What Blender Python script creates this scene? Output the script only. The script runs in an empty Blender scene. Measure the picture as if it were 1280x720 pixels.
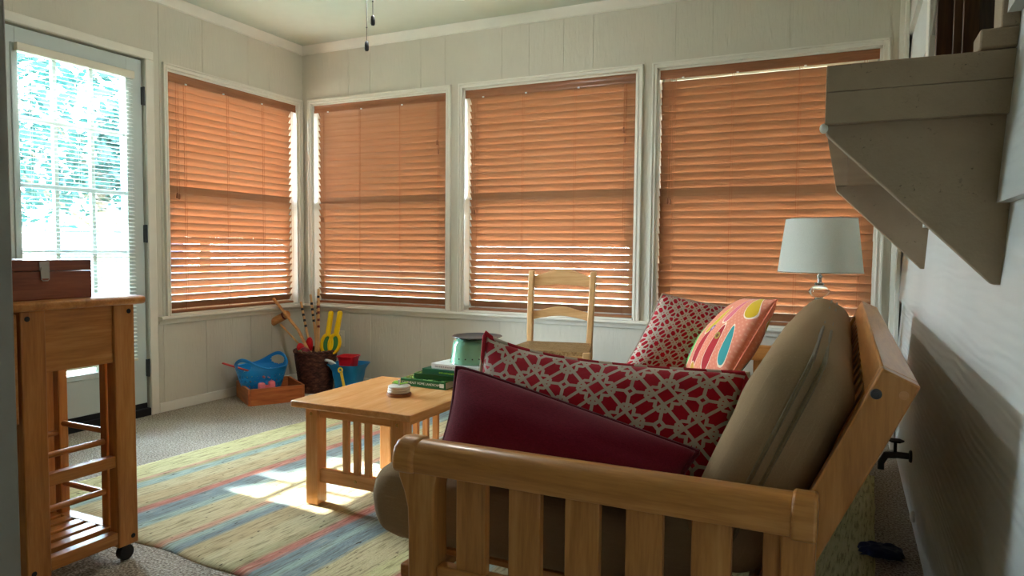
import bpy, bmesh, math, random
from mathutils import Vector, Matrix, noise
from math import sin, cos, pi, radians as R, sqrt
random.seed(7)
S = bpy.context.scene
COL = S.collection

# ------------------------------------------------------------------ helpers
def lin(c):
    c = c / 255.0
    return c / 12.92 if c <= 0.04045 else ((c + 0.055) / 1.055) ** 2.4
def C(r, g, b): return (lin(r), lin(g), lin(b), 1.0)

class NT:
    """small node-tree writer"""
    def __init__(s, name):
        s.m = bpy.data.materials.new(name); s.m.use_nodes = True
        s.t = s.m.node_tree; s.n = s.t.nodes; s.n.clear()
        s.out = s.n.new('ShaderNodeOutputMaterial')
        s._obj = None
    def link(s, a, b): s.t.links.new(a, b)
    def put(s, sock, v):
        if isinstance(v, bpy.types.NodeSocket): s.link(v, sock)
        elif v is not None: sock.default_value = v
    def coord(s, kind='Object'):
        if kind == 'UV': return s.n.new('ShaderNodeTexCoord').outputs['UV']
        if s._obj is None: s._obj = s.n.new('ShaderNodeTexCoord')
        return s._obj.outputs[kind]
    def mapping(s, vec, scale=(1, 1, 1), loc=(0, 0, 0), rot=(0, 0, 0)):
        k = s.n.new('ShaderNodeMapping'); s.put(k.inputs['Vector'], vec)
        k.inputs['Scale'].default_value = scale; k.inputs['Location'].default_value = loc; k.inputs['Rotation'].default_value = rot
        return k.outputs[0]
    def noise(s, vec, scale, detail=4, rough=.55, dist=0.0, out='Fac'):
        k = s.n.new('ShaderNodeTexNoise'); s.put(k.inputs['Vector'], vec)
        k.inputs['Scale'].default_value = scale; k.inputs['Detail'].default_value = detail
        k.inputs['Roughness'].default_value = rough; k.inputs['Distortion'].default_value = dist
        return k.outputs[out]
    def voronoi(s, vec, scale, out='Distance', feature='F1'):
        k = s.n.new('ShaderNodeTexVoronoi'); k.feature = feature
        s.put(k.inputs['Vector'], vec); k.inputs['Scale'].default_value = scale
        return k.outputs[out]
    def wave(s, vec, scale, dist=2, detail=2, bands='X', dscale=1):
        k = s.n.new('ShaderNodeTexWave'); k.bands_direction = bands
        s.put(k.inputs['Vector'], vec); k.inputs['Scale'].default_value = scale
        k.inputs['Distortion'].default_value = dist; k.inputs['Detail'].default_value = detail
        k.inputs['Detail Scale'].default_value = dscale
        return k.outputs['Fac']
    def ramp(s, fac, stops, interp='LINEAR'):
        k = s.n.new('ShaderNodeValToRGB'); k.color_ramp.interpolation = interp
        e = k.color_ramp.elements
        while len(e) < len(stops): e.new(0.5)
        for i, (p, c) in enumerate(stops): e[i].position = p; e[i].color = c
        s.put(k.inputs[0], fac); return k.outputs[0]
    def math(s, op, a, b=0.0, c=None):
        k = s.n.new('ShaderNodeMath'); k.operation = op
        s.put(k.inputs[0], a); s.put(k.inputs[1], b)
        if c is not None: s.put(k.inputs[2], c)
        return k.outputs[0]
    def mix(s, f, a, b, mode='MIX'):
        k = s.n.new('ShaderNodeMix'); k.data_type = 'RGBA'; k.blend_type = mode
        s.put(k.inputs[0], f); s.put(k.inputs[6], a); s.put(k.inputs[7], b)
        return k.outputs[2]
    def sep(s, v):
        k = s.n.new('ShaderNodeSeparateXYZ'); s.put(k.inputs[0], v); return k.outputs
    def comb(s, x, y, z=0.0):
        k = s.n.new('ShaderNodeCombineXYZ'); s.put(k.inputs[0], x); s.put(k.inputs[1], y); s.put(k.inputs[2], z); return k.outputs[0]
    def bump(s, h, strength=.3, dist=.01, normal=None):
        k = s.n.new('ShaderNodeBump'); k.inputs['Strength'].default_value = strength; k.inputs['Distance'].default_value = dist
        s.put(k.inputs['Height'], h); s.put(k.inputs['Normal'], normal); return k.outputs[0]
    def principled(s, color, rough=.5, normal=None, spec=.5, metal=0.0, trans=0.0, ior=1.45, sheen=0.0, coat=0.0):
        k = s.n.new('ShaderNodeBsdfPrincipled')
        s.put(k.inputs['Base Color'], color); s.put(k.inputs['Roughness'], rough); s.put(k.inputs['Normal'], normal)
        k.inputs['Specular IOR Level'].default_value = spec; k.inputs['Metallic'].default_value = metal
        k.inputs['Transmission Weight'].default_value = trans; k.inputs['IOR'].default_value = ior
        k.inputs['Sheen Weight'].default_value = sheen; k.inputs['Coat Weight'].default_value = coat
        return k.outputs[0]
    def done(s, sh): s.link(sh, s.out.inputs[0]); return s.m

def paint(name, col, rough=.5, bump=0.0, bscale=60, spec=.4, metal=0.0, var=.06, coat=0.0):
    t = NT(name); v = t.coord()
    f = t.noise(v, 9, 3)
    d = tuple(x * (1 - var * 2) for x in col[:3]) + (1,)
    c = t.ramp(f, [(.3, d), (.7, col)])
    nb = t.bump(t.noise(v, bscale, 4), bump, .004) if bump else None
    return t.done(t.principled(c, rough, nb, spec, metal, coat=coat))

def wood(name, dark, mid, light, axis='X', rough=.38, scale=1.0, coat=.15, grain=1.0):
    t = NT(name); v = t.coord()
    s = {'X': (1.2, 14, 14), 'Y': (14, 1.2, 14), 'Z': (14, 14, 1.2)}[axis]
    m = t.mapping(v, tuple(a * scale for a in s))
    n1 = t.noise(m, 1.6, 5, .6, .8)
    m2 = t.mapping(v, tuple(a * scale * 6 for a in s))
    n2 = t.noise(m2, 2.0, 3, .5)
    k = t.math('ADD', t.math('MULTIPLY', n1, .75), t.math('MULTIPLY', n2, .25 * grain))
    c = t.ramp(k, [(.32, dark), (.5, mid), (.68, light)])
    b = t.bump(n2, .06, .002)
    return t.done(t.principled(c, rough, b, .45, coat=coat))

def fabric(name, col, var=.12, scale=900, bump=.35, sheen=.2, slub=None, rough=.95):
    t = NT(name); v = t.coord()
    a = t.noise(t.mapping(v, (1, 1, .25)), scale * .35, 2)
    b = t.noise(t.mapping(v, (.2, 1, 1)), scale * .35, 2)
    w = t.math('MULTIPLY', t.math('ADD', a, b), .5)
    d = tuple(x * (1 - var * 2) for x in col[:3]) + (1,); l = tuple(min(1, x * (1 + var)) for x in col[:3]) + (1,)
    c = t.ramp(w, [(.35, d), (.65, l)])
    if slub:
        sl = t.noise(t.mapping(v, (10, 220, 220)), 1.0, 3, .6)
        c = t.mix(t.ramp(sl, [(.56, (0, 0, 0, 1)), (.72, (.75, .75, .75, 1))]), c, slub)
    nb = t.bump(w, bump, .0015)
    nb = t.bump(t.noise(v, 9, 2), .12, .02, nb)
    return t.done(t.principled(c, rough, nb, .08, sheen=sheen))

class MB:
    def __init__(s): s.bm = bmesh.new(); s.uv = None
    def box(s, x0, x1, y0, y1, z0, z1, mat=None):
        v = [s.bm.verts.new(p) for p in ((x0,y0,z0),(x1,y0,z0),(x1,y1,z0),(x0,y1,z0),(x0,y0,z1),(x1,y0,z1),(x1,y1,z1),(x0,y1,z1))]
        for f in ((3,2,1,0),(4,5,6,7),(0,1,5,4),(1,2,6,5),(2,3,7,6),(3,0,4,7)): s.bm.faces.new([v[i] for i in f])
        if mat is not None: bmesh.ops.transform(s.bm, matrix=mat, verts=v)
        return s
    def bar(s, p, q, w, h, up=(0, 0, 1), e=0.0):
        p, q = Vector(p), Vector(q); d = (q - p); L = d.length; d.normalize()
        u = Vector(up); a = d.cross(u)
        if a.length < 1e-5: a = d.cross(Vector((0, 1, 0)))
        a.normalize(); b = a.cross(d)
        m = Matrix((d, a, b)).transposed().to_4x4(); m.translation = p
        return s.box(-e, L + e, -w / 2, w / 2, -h / 2, h / 2, m)
    def tube(s, pts, r, n=12, closed=False, caps=True, flat=1.0):
        pts = [Vector(p) for p in pts]; N = len(pts)
        rr = r if isinstance(r, (list, tuple)) else [r] * N
        rings = []; prev = None
        for i, p in enumerate(pts):
            if closed: d = pts[(i + 1) % N] - pts[i - 1]
            else: d = pts[min(i + 1, N - 1)] - pts[max(i - 1, 0)]
            d.normalize()
            if prev is None:
                a = d.cross(Vector((0, 0, 1)))
                if a.length < 1e-3: a = d.cross(Vector((1, 0, 0)))
            else: a = prev - d * prev.dot(d)
            a.normalize(); prev = a; b = d.cross(a)
            rings.append([s.bm.verts.new(p + a * (rr[i] * cos(2*pi*k/n)) + b * (rr[i] * flat * sin(2*pi*k/n))) for k in range(n)])
        for i in range(N if closed else N - 1):
            A, B = rings[i], rings[(i + 1) % N]
            for k in range(n): s.bm.faces.new((A[k], A[(k+1)%n], B[(k+1)%n], B[k]))
        if caps and not closed:
            s.bm.faces.new(rings[0][::-1]); s.bm.faces.new(rings[-1])
        return s
    def lathe(s, prof, n=40, c=(0, 0, 0), m=None, wav=None):
        c = Vector(c); rings = []
        for j, (r, z) in enumerate(prof):
            if r < 1e-5: rings.append([s.bm.verts.new(Vector((0, 0, z)))])
            else: rings.append([s.bm.verts.new(Vector(((r + (wav(k/n, z) if wav else 0)) * cos(2*pi*k/n), (r + (wav(k/n, z) if wav else 0)) * sin(2*pi*k/n), z))) for k in range(n)])
        for A, B in zip(rings, rings[1:]):
            if len(A) == 1 and len(B) == 1: continue
            for k in range(n):
                a, b = A[k % len(A)], A[(k+1) % len(A)]; d, e = B[k % len(B)], B[(k+1) % len(B)]
                f = [a, b, e, d]; g = []
                for x in f:
                    if x not in g: g.append(x)
                s.bm.faces.new(g)
        vs = [v for r_ in rings for v in r_]
        if m is not None: bmesh.ops.transform(s.bm, matrix=m, verts=vs)
        bmesh.ops.translate(s.bm, vec=c, verts=vs)
        return s
    def prism(s, poly, a0, a1, axis='Y'):
        def P(u, v, a): return {'Y': (u, a, v), 'X': (a, u, v), 'Z': (u, v, a)}[axis]
        A = [s.bm.verts.new(P(u, v, a0)) for u, v in poly]; B = [s.bm.verts.new(P(u, v, a1)) for u, v in poly]
        s.bm.faces.new(A); s.bm.faces.new(B[::-1])
        n = len(poly)
        for i in range(n): s.bm.faces.new((A[i], B[i], B[(i+1)%n], A[(i+1)%n]))
        return s
    def sphere(s, c, r, sc=(1, 1, 1), n=16):
        k = bmesh.ops.create_uvsphere(s.bm, u_segments=n, v_segments=max(8, n * 2 // 3), radius=r)
        bmesh.ops.scale(s.bm, vec=sc, verts=k['verts']); bmesh.ops.translate(s.bm, vec=c, verts=k['verts'])
        return s
    def build(s, name, mat, parent=None, bevel=0.0, seg=2, smooth=True, angle=38, sub=0):
        bm = s.bm
        bmesh.ops.recalc_face_normals(bm, faces=bm.faces)
        if smooth:
            lim = R(angle)
            for f in bm.faces: f.smooth = True
            for e in bm.edges:
                if len(e.link_faces) == 2: e.smooth = e.calc_face_angle(0) < lim
                else: e.smooth = True
        me = bpy.data.meshes.new(name); bm.to_mesh(me); bm.free()
        o = bpy.data.objects.new(name, me); COL.objects.link(o)
        if mat is not None: me.materials.append(mat)
        if parent is not None: o.parent = parent
        if bevel:
            b = o.modifiers.new('bevel', 'BEVEL'); b.width = bevel; b.segments = seg; b.limit_method = 'ANGLE'; b.angle_limit = R(35)
        if sub:
            b = o.modifiers.new('sub', 'SUBSURF'); b.levels = sub; b.render_levels = sub
        return o

def thing(name, label, cat, loc=(0, 0, 0), rotz=0.0, group=None):
    o = bpy.data.objects.new(name, None); COL.objects.link(o)
    o.empty_display_size = .05
    o.location = loc; o.rotation_euler = (0, 0, rotz); o['label'] = label; o['category'] = cat
    if group: o['group'] = group
    return o
def tag(o, label, cat, group=None, kind=None):
    o['label'] = label; o['category'] = cat
    if group: o['group'] = group
    if kind: o['kind'] = kind
    return o
def struct(o, label=None):
    o['kind'] = 'structure'
    if label: o['label'] = label
    return o
def dup(root, loc, rotz, label, group=None):
    r = root.copy(); COL.objects.link(r); r.location = loc; r.rotation_euler = (0, 0, rotz); r['label'] = label
    if group: r['group'] = group
    for ch in list(root.children):
        c = ch.copy(); COL.objects.link(c); c.parent = r
        for g in list(ch.children):
            d = g.copy(); COL.objects.link(d); d.parent = c
    return r

# ------------------------------------------------------------------ camera
cam = bpy.data.cameras.new('camera'); camo = bpy.data.objects.new('camera', cam); COL.objects.link(camo)
yaw, pit, rol = R(25.46), R(-3.09), R(.5)
fw = Vector((-sin(yaw) * cos(pit), cos(yaw) * cos(pit), sin(pit))); rt = Vector((cos(yaw), sin(yaw), 0)); up = rt.cross(fw)
rt, up = rt * cos(rol) + up * sin(rol), up * cos(rol) - rt * sin(rol)
M = Matrix((rt, up, -fw)).transposed().to_4x4(); M.translation = Vector((3.661, -4.067, .984))
camo.matrix_world = M
cam.sensor_width = 36; cam.lens = 878 / 1280 * 36; cam.clip_start = .02; cam.clip_end = 200
S.camera = camo

# ------------------------------------------------------------------ materials
# painted grooved plywood walls
def wall_mat(name, col, d=.9):
    t = NT(name); v = t.coord()
    f = t.noise(v, 1.7, 4)
    c = t.ramp(f, [(.3, tuple(x * d for x in col[:3]) + (1,)), (.7, col)])
    n1 = t.noise(t.mapping(v, (60, 60, 7)), 1.0, 5, .65, 1.2)
    n2 = t.noise(t.mapping(v, (22, 22, 3)), 1.0, 3, .6, 2.5)
    b = t.bump(t.math('ADD', n1, n2), .55, .006)
    return t.done(t.principled(c, .62, b, .35))
M_wall = wall_mat('painted_grooved_panelling', C(206, 201, 186))
M_trim = paint('cream_trim_paint', C(226, 222, 210), .42, .08, 40, var=.03)
M_ceil = paint('ceiling_paint', C(200, 206, 194), .8, .15, 90, var=.02)
t = NT('siding_paint'); v = t.coord()
f = t.noise(v, 1.5, 3)
c = t.ramp(f, [(.3, C(196, 196, 190)), (.7, C(208, 208, 202))])
w1 = t.wave(t.mapping(v, (8, .9, 6)), 2.2, 9, 3, 'Z', .9)
w2 = t.noise(t.mapping(v, (30, 4, 60)), 1, 4)
M_siding = t.done(t.principled(c, .5, t.bump(t.math('ADD', w1, t.math('MULTIPLY', w2, .6)), .2, .0035), .4))
t = NT('weathered_shelf_paint'); v = t.coord()
f = t.noise(v, 5, 5, .65)
c = t.ramp(f, [(.3, C(156, 136, 112)), (.7, C(172, 152, 127))])
sp = t.noise(v, 150, 4, .7); msk = t.noise(v, 14, 3, .6)
pit_ = t.math('MULTIPLY', t.ramp(sp, [(.6, (0, 0, 0, 1)), (.68, (1, 1, 1, 1))]), t.ramp(msk, [(.52, (0, 0, 0, 1)), (.62, (1, 1, 1, 1))]))
c = t.mix(pit_, c, C(105, 92, 74))
M_ledge = t.done(t.principled(c, .6, t.bump(t.math('ADD', t.noise(t.mapping(v, (40, 6, 40)), 1, 4), sp), .4, .004), .3))
M_doorw = paint('door_white_paint', C(192, 202, 200), .38, .03, var=.02)
M_plastic_cream = paint('cream_plastic', C(222, 216, 198), .35, var=.02)
M_black = paint('black_rubber', C(22, 22, 24), .6)
M_darkmetal = paint('dark_hinge_metal', C(78, 80, 82), .4, metal=.7)
M_steel = paint('satin_steel', C(170, 165, 155), .3, metal=.9)
M_brass = paint('brass_screw', C(190, 150, 80), .35, metal=.85)
t = NT('window_glass')
fr = t.n.new('ShaderNodeFresnel'); fr.inputs[0].default_value = 1.35
tr = t.n.new('ShaderNodeBsdfTransparent'); tr.inputs[0].default_value = (.95, .98, .97, 1)
gl = t.n.new('ShaderNodeBsdfGlossy'); gl.inputs['Roughness'].default_value = .02
mx = t.n.new('ShaderNodeMixShader'); t.link(fr.outputs[0], mx.inputs[0]); t.link(tr.outputs[0], mx.inputs[1]); t.link(gl.outputs[0], mx.inputs[2])
M_glass = t.done(mx.outputs[0])
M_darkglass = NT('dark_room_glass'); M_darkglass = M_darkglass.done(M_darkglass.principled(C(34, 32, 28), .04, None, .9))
# carpet: flecked loop pile
t = NT('flecked_carpet'); v = t.coord()
f = t.noise(v, 130, 3, .6); g = t.noise(v, 4, 3)
c = t.ramp(f, [(.33, C(84, 74, 64)), (.45, C(146, 132, 116)), (.55, C(190, 177, 158)), (.68, C(226, 216, 200))])
c = t.mix(.25, c, t.ramp(g, [(.3, C(120, 108, 96)), (.7, C(185, 174, 158))]))
M_carpet = t.done(t.principled(c, .98, t.bump(f, .9, .012), .1))
# rug: bands across u (metres), weave lines along v
t = NT('striped_rag_rug'); uv = t.coord('UV'); sx = t.sep(uv)
wob = t.noise(t.mapping(uv, (3, 1.2, 1)), 1.6, 3)
u = t.math('ADD', sx[0], t.math('MULTIPLY', t.math('SUBTRACT', wob, .5), .035))
yg, tan, tan2, coral, red, teal, blue, olive = C(200, 190, 138), C(196, 180, 138), C(188, 166, 124), C(198, 152, 124), C(186, 120, 102), C(156, 172, 160), C(130, 143, 142), C(172, 160, 120)
stops = [(0, yg), (.20, coral), (.222, olive), (.245, teal), (.305, tan), (.40, tan2), (.49, olive), (.52, red), (.565, blue), (.635, blue), (.66, teal), (.705, tan), (.86, coral), (.90, teal), (.94, blue), (.985, tan2), (1.10, tan), (1.20, olive), (1.25, red), (1.30, blue), (1.36, teal), (1.40, blue), (1.47, tan), (1.62, yg), (1.70, red), (1.74, olive), (1.84, teal), (1.93, tan), (2.1, olive), (2.26, olive), (2.55, yg)]
c = t.ramp(t.math('DIVIDE', u, 3.1), [(p / 3.1, k) for p, k in stops], 'CONSTANT')
c2 = t.ramp(t.math('DIVIDE', t.math('ADD', u, .012), 3.1), [(p / 3.1, k) for p, k in stops], 'CONSTANT')
c = t.mix(.45, c, c2)
line = t.noise(t.mapping(uv, (110, 9, 1)), 1, 4, .65)
c = t.mix(t.ramp(line, [(.36, (.6, .6, .6, 1)), (.5, (0, 0, 0, 1))]), c, C(96, 80, 56))
c = t.mix(t.ramp(line, [(.55, (0, 0, 0, 1)), (.72, (.35, .35, .35, 1))]), c, C(226, 216, 178))
fl = t.noise(t.mapping(uv, (52, 22, 1)), 1, 2)
c = t.mix(t.ramp(fl, [(.67, (0, 0, 0, 1)), (.72, (.85, .85, .85, 1))]), c, C(70, 58, 48))
bm1 = t.bump(line, .8, .008); bm1 = t.bump(t.noise(t.mapping(uv, (160, 70, 1)), 1, 2), .5, .004, bm1)
M_rug = t.done(t.principled(c, .97, bm1, .1))
# woods
M_pine = {a: wood('futon_oak_' + a, C(152, 94, 42), C(188, 126, 64), C(208, 150, 84), a, .34) for a in 'XYZ'}
M_table = {a: wood('coffee_table_oak_' + a, C(200, 138, 80), C(218, 158, 98), C(230, 176, 120), a, .26) for a in 'XYZ'}
M_cart = {a: wood('cart_wood_' + a, C(150, 88, 36), C(184, 118, 56), C(204, 142, 78), a, .36) for a in 'XYZ'}
M_chairw = {a: wood('chair_beech_' + a, C(186, 136, 84), C(208, 162, 108), C(222, 182, 132), a, .4) for a in 'XYZ'}
M_crate = {a: wood('crate_cedar_' + a, C(140, 66, 28), C(184, 98, 48), C(206, 126, 70), a, .5) for a in 'XY'}
M_stick = wood('croquet_wood', C(176, 122, 70), C(204, 154, 100), C(220, 178, 128), 'Z', .4)
M_mallet = wood('mallet_wood', C(160, 98, 48), C(196, 136, 78), C(214, 160, 104), 'X', .4)
M_redbox = wood('mahogany_box', C(96, 42, 24), C(128, 62, 38), C(150, 82, 54), 'Y', .35)
M_brownframe = wood('dark_brown_window_wood', C(52, 34, 22), C(86, 56, 34), C(116, 80, 46), 'Z', .35)
# blind wood (slightly translucent slats)
def blindmat(name, dark, mid, light, trans=.02):
    t = NT(name); v = t.coord()
    n = t.noise(t.mapping(v, (2.0, 40, 40)), 1.5, 4, .6, .5)
    c = t.ramp(n, [(.3, dark), (.5, mid), (.7, light)])
    p = t.principled(c, .42, None, .35)
    tl = t.n.new('ShaderNodeBsdfTranslucent'); t.put(tl.inputs[0], c)
    mx = t.n.new('ShaderNodeMixShader'); mx.inputs[0].default_value = trans
    t.link(p, mx.inputs[1]); t.link(tl.outputs[0], mx.inputs[2])
    return t.done(mx.outputs[0])
M_blind = blindmat('wood_blind_slats', C(151, 106, 73), C(157, 112, 79), C(163, 118, 85))
M_blindrail = wood('wood_blind_valance', C(128, 80, 50), C(146, 94, 62), C(160, 108, 74), 'X', .4)
M_cord = paint('blind_cord', C(150, 92, 58), .8)
t = NT('white_mini_slat'); pp = t.principled(C(232, 235, 230), .4); tl = t.n.new('ShaderNodeBsdfTranslucent'); tl.inputs[0].default_value = C(235, 238, 235)
mx = t.n.new('ShaderNodeMixShader'); mx.inputs[0].default_value = .2; t.link(pp, mx.inputs[1]); t.link(tl.outputs[0], mx.inputs[2]); M_mini = t.done(mx.outputs[0])
# fabrics
M_matt = fabric('olive_futon_cloth', C(150, 124, 94), .06, 3000, .12, .0, slub=C(160, 134, 104))
M_mattpipe = fabric('olive_piping', C(112, 96, 70), .12)
M_burg = fabric('burgundy_velour', C(112, 26, 42), .16, 1300, .3, .08)
M_burgpipe = fabric('burgundy_piping', C(92, 20, 34), .12)
def lattice(name, fu, fv, red=C(176, 16, 38), cream=C(200, 182, 166), wid=.06):
    """interlaced trellis: squares with eight-sided loops at their corners, small squares between"""
    t = NT(name); uv = t.coord('UV'); k = t.sep(uv)
    U = t.math('MULTIPLY', k[0], fu * .7071); V = t.math('MULTIPLY', k[1], fv * .7071)
    def cell(v): return t.math('ABSOLUTE', t.math('SUBTRACT', t.math('FRACT', t.math('ADD', v, 20.3)), .5))
    x = cell(t.math('ADD', U, V)); y = cell(t.math('SUBTRACT', V, U))
    s_ = .155; r_ = .165
    ax = t.math('ABSOLUTE', t.math('SUBTRACT', x, s_)); ay = t.math('ABSOLUTE', t.math('SUBTRACT', y, s_))
    d = t.math('MINIMUM', ax, ay)
    oc = t.math('MAXIMUM', t.math('MAXIMUM', ax, ay), t.math('MULTIPLY', t.math('ADD', ax, ay), .7071))
    inC = t.math('MULTIPLY', t.math('LESS_THAN', x, s_), t.math('LESS_THAN', y, s_))
    inV = t.math('MULTIPLY', t.math('GREATER_THAN', x, s_), t.math('GREATER_THAN', y, s_))
    ring = t.math('ADD', t.math('ABSOLUTE', t.math('SUBTRACT', oc, r_)), inC)
    # long bars stop at the loops
    far = t.math('MULTIPLY', t.math('GREATER_THAN', oc, r_), .0)
    d = t.math('MINIMUM', t.math('ADD', d, far), ring)
    dg = t.math('ADD', t.math('MULTIPLY', t.math('ABSOLUTE', t.math('SUBTRACT', x, y)), .7071), t.math('SUBTRACT', 1.0, inV))
    q = t.math('MAXIMUM', t.math('SUBTRACT', .5, x), t.math('SUBTRACT', .5, y))
    dg = t.math('ADD', dg, t.math('LESS_THAN', q, .075))
    d = t.math('MINIMUM', d, dg)
    d = t.math('MINIMUM', d, t.math('ABSOLUTE', t.math('SUBTRACT', q, .075)))
    kk = t.math('LESS_THAN', d, wid * .5)
    wv = t.noise(t.mapping(uv, (260, 260, 1)), 1, 2)
    c = t.mix(kk, red, cream)
    c = t.mix(t.math('MULTIPLY', wv, .22), c, (.02, .0, .0, 1))
    nb = t.bump(wv, .3, .002); nb = t.bump(t.noise(t.coord('Object'), 14, 3), .2, .02, nb)
    return t.done(t.principled(c, .9, nb, .2, sheen=.1))
M_lat_big = lattice('red_trellis_large', 5.6, 2.5, wid=.072)
M_lat_small = lattice('red_trellis_small', 6.4, 5.2, wid=.085)
def paisley():
    t = NT('coral_paisley_print'); uv = t.coord('UV'); s = t.sep(uv)
    g = t.math('ADD', t.math('PINGPONG', t.math('MULTIPLY', s[0], 34), 1), 0)
    h = t.math('PINGPONG', t.math('MULTIPLY', s[1], 34), 1)
    key = t.math('GREATER_THAN', t.math('ABSOLUTE', t.math('SUBTRACT', g, h)), .55)
    c = t.mix(t.math('MULTIPLY', key, .35), C(232, 140, 112), C(246, 190, 160))
    drops = [(.20, .30, .085, .24, 8, C(96, 206, 96)), (.06, .30, .07, .2, 8, C(96, 206, 96)), (.44, .30, .085, .22, -4, C(176, 30, 40)), (.40, .62, .07, .18, -8, C(222, 190, 40)),
             (.62, .78, .08, .17, 0, C(224, 110, 128)), (.68, .34, .085, .25, 0, C(178, 34, 44)), (.86, .42, .07, .2, 14, C(58, 150, 150)), (.86, .86, .1, .14, 30, C(222, 180, 40)), (.1, .80, .07, .17, -10, C(50, 150, 156)),
             (.16, .03, .08, .06, 0, C(30, 140, 150)), (.42, .02, .1, .1, 0, C(214, 160, 40))]
    for (cu, cv, a, b, rot, col) in drops:
        r_ = R(rot)
        x = t.math('SUBTRACT', s[0], cu); y = t.math('SUBTRACT', s[1], cv)
        xr = t.math('ADD', t.math('MULTIPLY', x, cos(r_)), t.math('MULTIPLY', y, sin(r_)))
        yr = t.math('SUBTRACT', t.math('MULTIPLY', y, cos(r_)), t.math('MULTIPLY', x, sin(r_)))
        # tear drop: narrower towards the top
        xs = t.math('MULTIPLY', xr, t.math('ADD', 1.0, t.math('MULTIPLY', t.math('ADD', yr, b), 1.6 / (2 * b) * .6)))
        d = t.math('ADD', t.math('POWER', t.math('ABSOLUTE', t.math('DIVIDE', xs, a)), 2.0), t.math('POWER', t.math('ABSOLUTE', t.math('DIVIDE', yr, b)), 2.0))
        c = t.mix(t.math('LESS_THAN', d, 1.22), c, C(250, 226, 200)); c = t.mix(t.math('LESS_THAN', d, 1.0), c, col)
    for (cu, cv, col, col2) in [(.20, .19, C(190, 120, 190), C(240, 220, 240)), (.06, .2, C(160, 120, 190), C(240, 220, 240)), (.45, .52, C(120, 80, 150), C(220, 180, 220)), (.67, .46, C(170, 140, 60), C(120, 70, 40))]:
        d = t.math('ADD', t.math('POWER', t.math('ABSOLUTE', t.math('SUBTRACT', s[0], cu)), 2.0), t.math('POWER', t.math('ABSOLUTE', t.math('SUBTRACT', s[1], cv)), 2.0))
        c = t.mix(t.math('LESS_THAN', d, .0016), c, col); c = t.mix(t.math('LESS_THAN', d, .0004), c, col2)
    wv = t.noise(t.mapping(uv, (260, 260, 1)), 1, 2)
    return t.done(t.principled(c, .9, t.bump(wv, .3, .002), .2, sheen=.15))
M_paisley = paisley()
t = NT('rush_seat'); v = t.coord()
w = t.wave(t.mapping(v, (1, 1, 1)), 55, 1.2, 2, 'Y', 2)
c = t.ramp(t.math('MULTIPLY', t.math('ADD', w, t.noise(v, 40, 3)), .5), [(.25, C(120, 90, 56)), (.5, C(172, 138, 94)), (.75, C(196, 164, 120))])
M_rush = t.done(t.principled(c, .8, t.bump(w, .7, .006), .2))
t = NT('dark_wicker'); v = t.coord()
n = t.noise(t.mapping(v, (30, 30, 80)), 1, 3)
c = t.ramp(n, [(.3, C(44, 22, 16)), (.5, C(78, 42, 32)), (.72, C(116, 70, 56))])
M_wicker = t.done(t.principled(c, .5, t.bump(n, .5, .004), .4))
M_blue = paint('blue_plastic', C(14, 134, 206), .35, spec=.5, var=.02)
M_blue2 = paint('pail_blue_plastic', C(24, 130, 190), .4, spec=.5, var=.02)
M_redpl = paint('red_plastic', C(206, 20, 34), .35, var=.02)
M_pinkpl = paint('pink_plastic', C(214, 110, 122), .45, var=.03)
M_coralpl = paint('faded_red_plastic', C(204, 66, 62), .45, var=.03)
M_yel = paint('yellow_plastic', C(246, 200, 12), .35, var=.02)
M_yel2 = paint('soft_yellow_plastic', C(228, 196, 60), .4, var=.02)
M_green = paint('green_mesh', C(60, 130, 70), .6)
M_whitepl = paint('white_plastic', C(225, 228, 228), .4, var=.02)
M_mint = paint('mint_enamel', C(150, 214, 180), .12, spec=.6, var=.03, coat=.5)
M_dark = paint('dark_grey_card', C(66, 68, 70), .35)
M_coaster = paint('pale_stone', C(212, 204, 190), .55, var=.05)
M_coastbase = wood('coaster_holder_wood', C(110, 62, 34), C(146, 90, 54), C(170, 112, 72), 'X', .4)
M_leaf = paint('felt_green', C(130, 180, 50), .9)
M_paper = paint('page_edges', C(214, 206, 184), .8)
M_shade = None
t = NT('lamp_shade_linen'); v = t.coord()
wv = t.noise(t.mapping(v, (200, 200, 900)), 1, 2)
c = t.ramp(wv, [(.3, C(214, 218, 210)), (.7, C(236, 239, 232))])
pp = t.principled(c, .85, t.bump(wv, .2, .001), .2); tl = t.n.new('ShaderNodeBsdfTranslucent'); tl.inputs[0].default_value = C(236, 236, 226)
mx = t.n.new('ShaderNodeMixShader'); mx.inputs[0].default_value = .3; t.link(pp, mx.inputs[1]); t.link(tl.outputs[0], mx.inputs[2]); M_shade = t.done(mx.outputs[0])
t = NT('clear_glass'); M_clear = t.done(t.principled((.93, .97, .95, 1), .02, None, .5, trans=1.0, ior=1.45))
M_chrome = paint('lamp_chrome', C(190, 192, 190), .18, metal=1.0)
M_navy = fabric('navy_cloth', C(24, 30, 62), .1)
M_bookgreen = paint('green_cover', C(34, 106, 60), .3, var=.1)
M_bookgreen2 = paint('dark_green_cover', C(16, 92, 62), .3, var=.05)
M_bookwhite = paint('white_cover', C(222, 222, 216), .35, var=.03)
t = NT('garden_photo_cover'); v = t.coord(); f = t.noise(v, 26, 5, .7)
M_cover = t.done(t.principled(t.ramp(f, [(.3, C(26, 70, 38)), (.5, C(74, 130, 60)), (.62, C(150, 180, 110)), (.75, C(196, 190, 150))]), .25))
M_ink = paint('white_print', C(232, 236, 226), .5, var=.0)
M_inkgrey = paint('grey_print', C(150, 140, 140), .5, var=.0)
M_leaves = None
t = NT('tree_leaves'); v = t.coord(); f = t.noise(v, 3, 3)
c = t.ramp(f, [(.3, C(16, 44, 42)), (.6, C(30, 62, 56)), (.8, C(54, 90, 76))])
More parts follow.
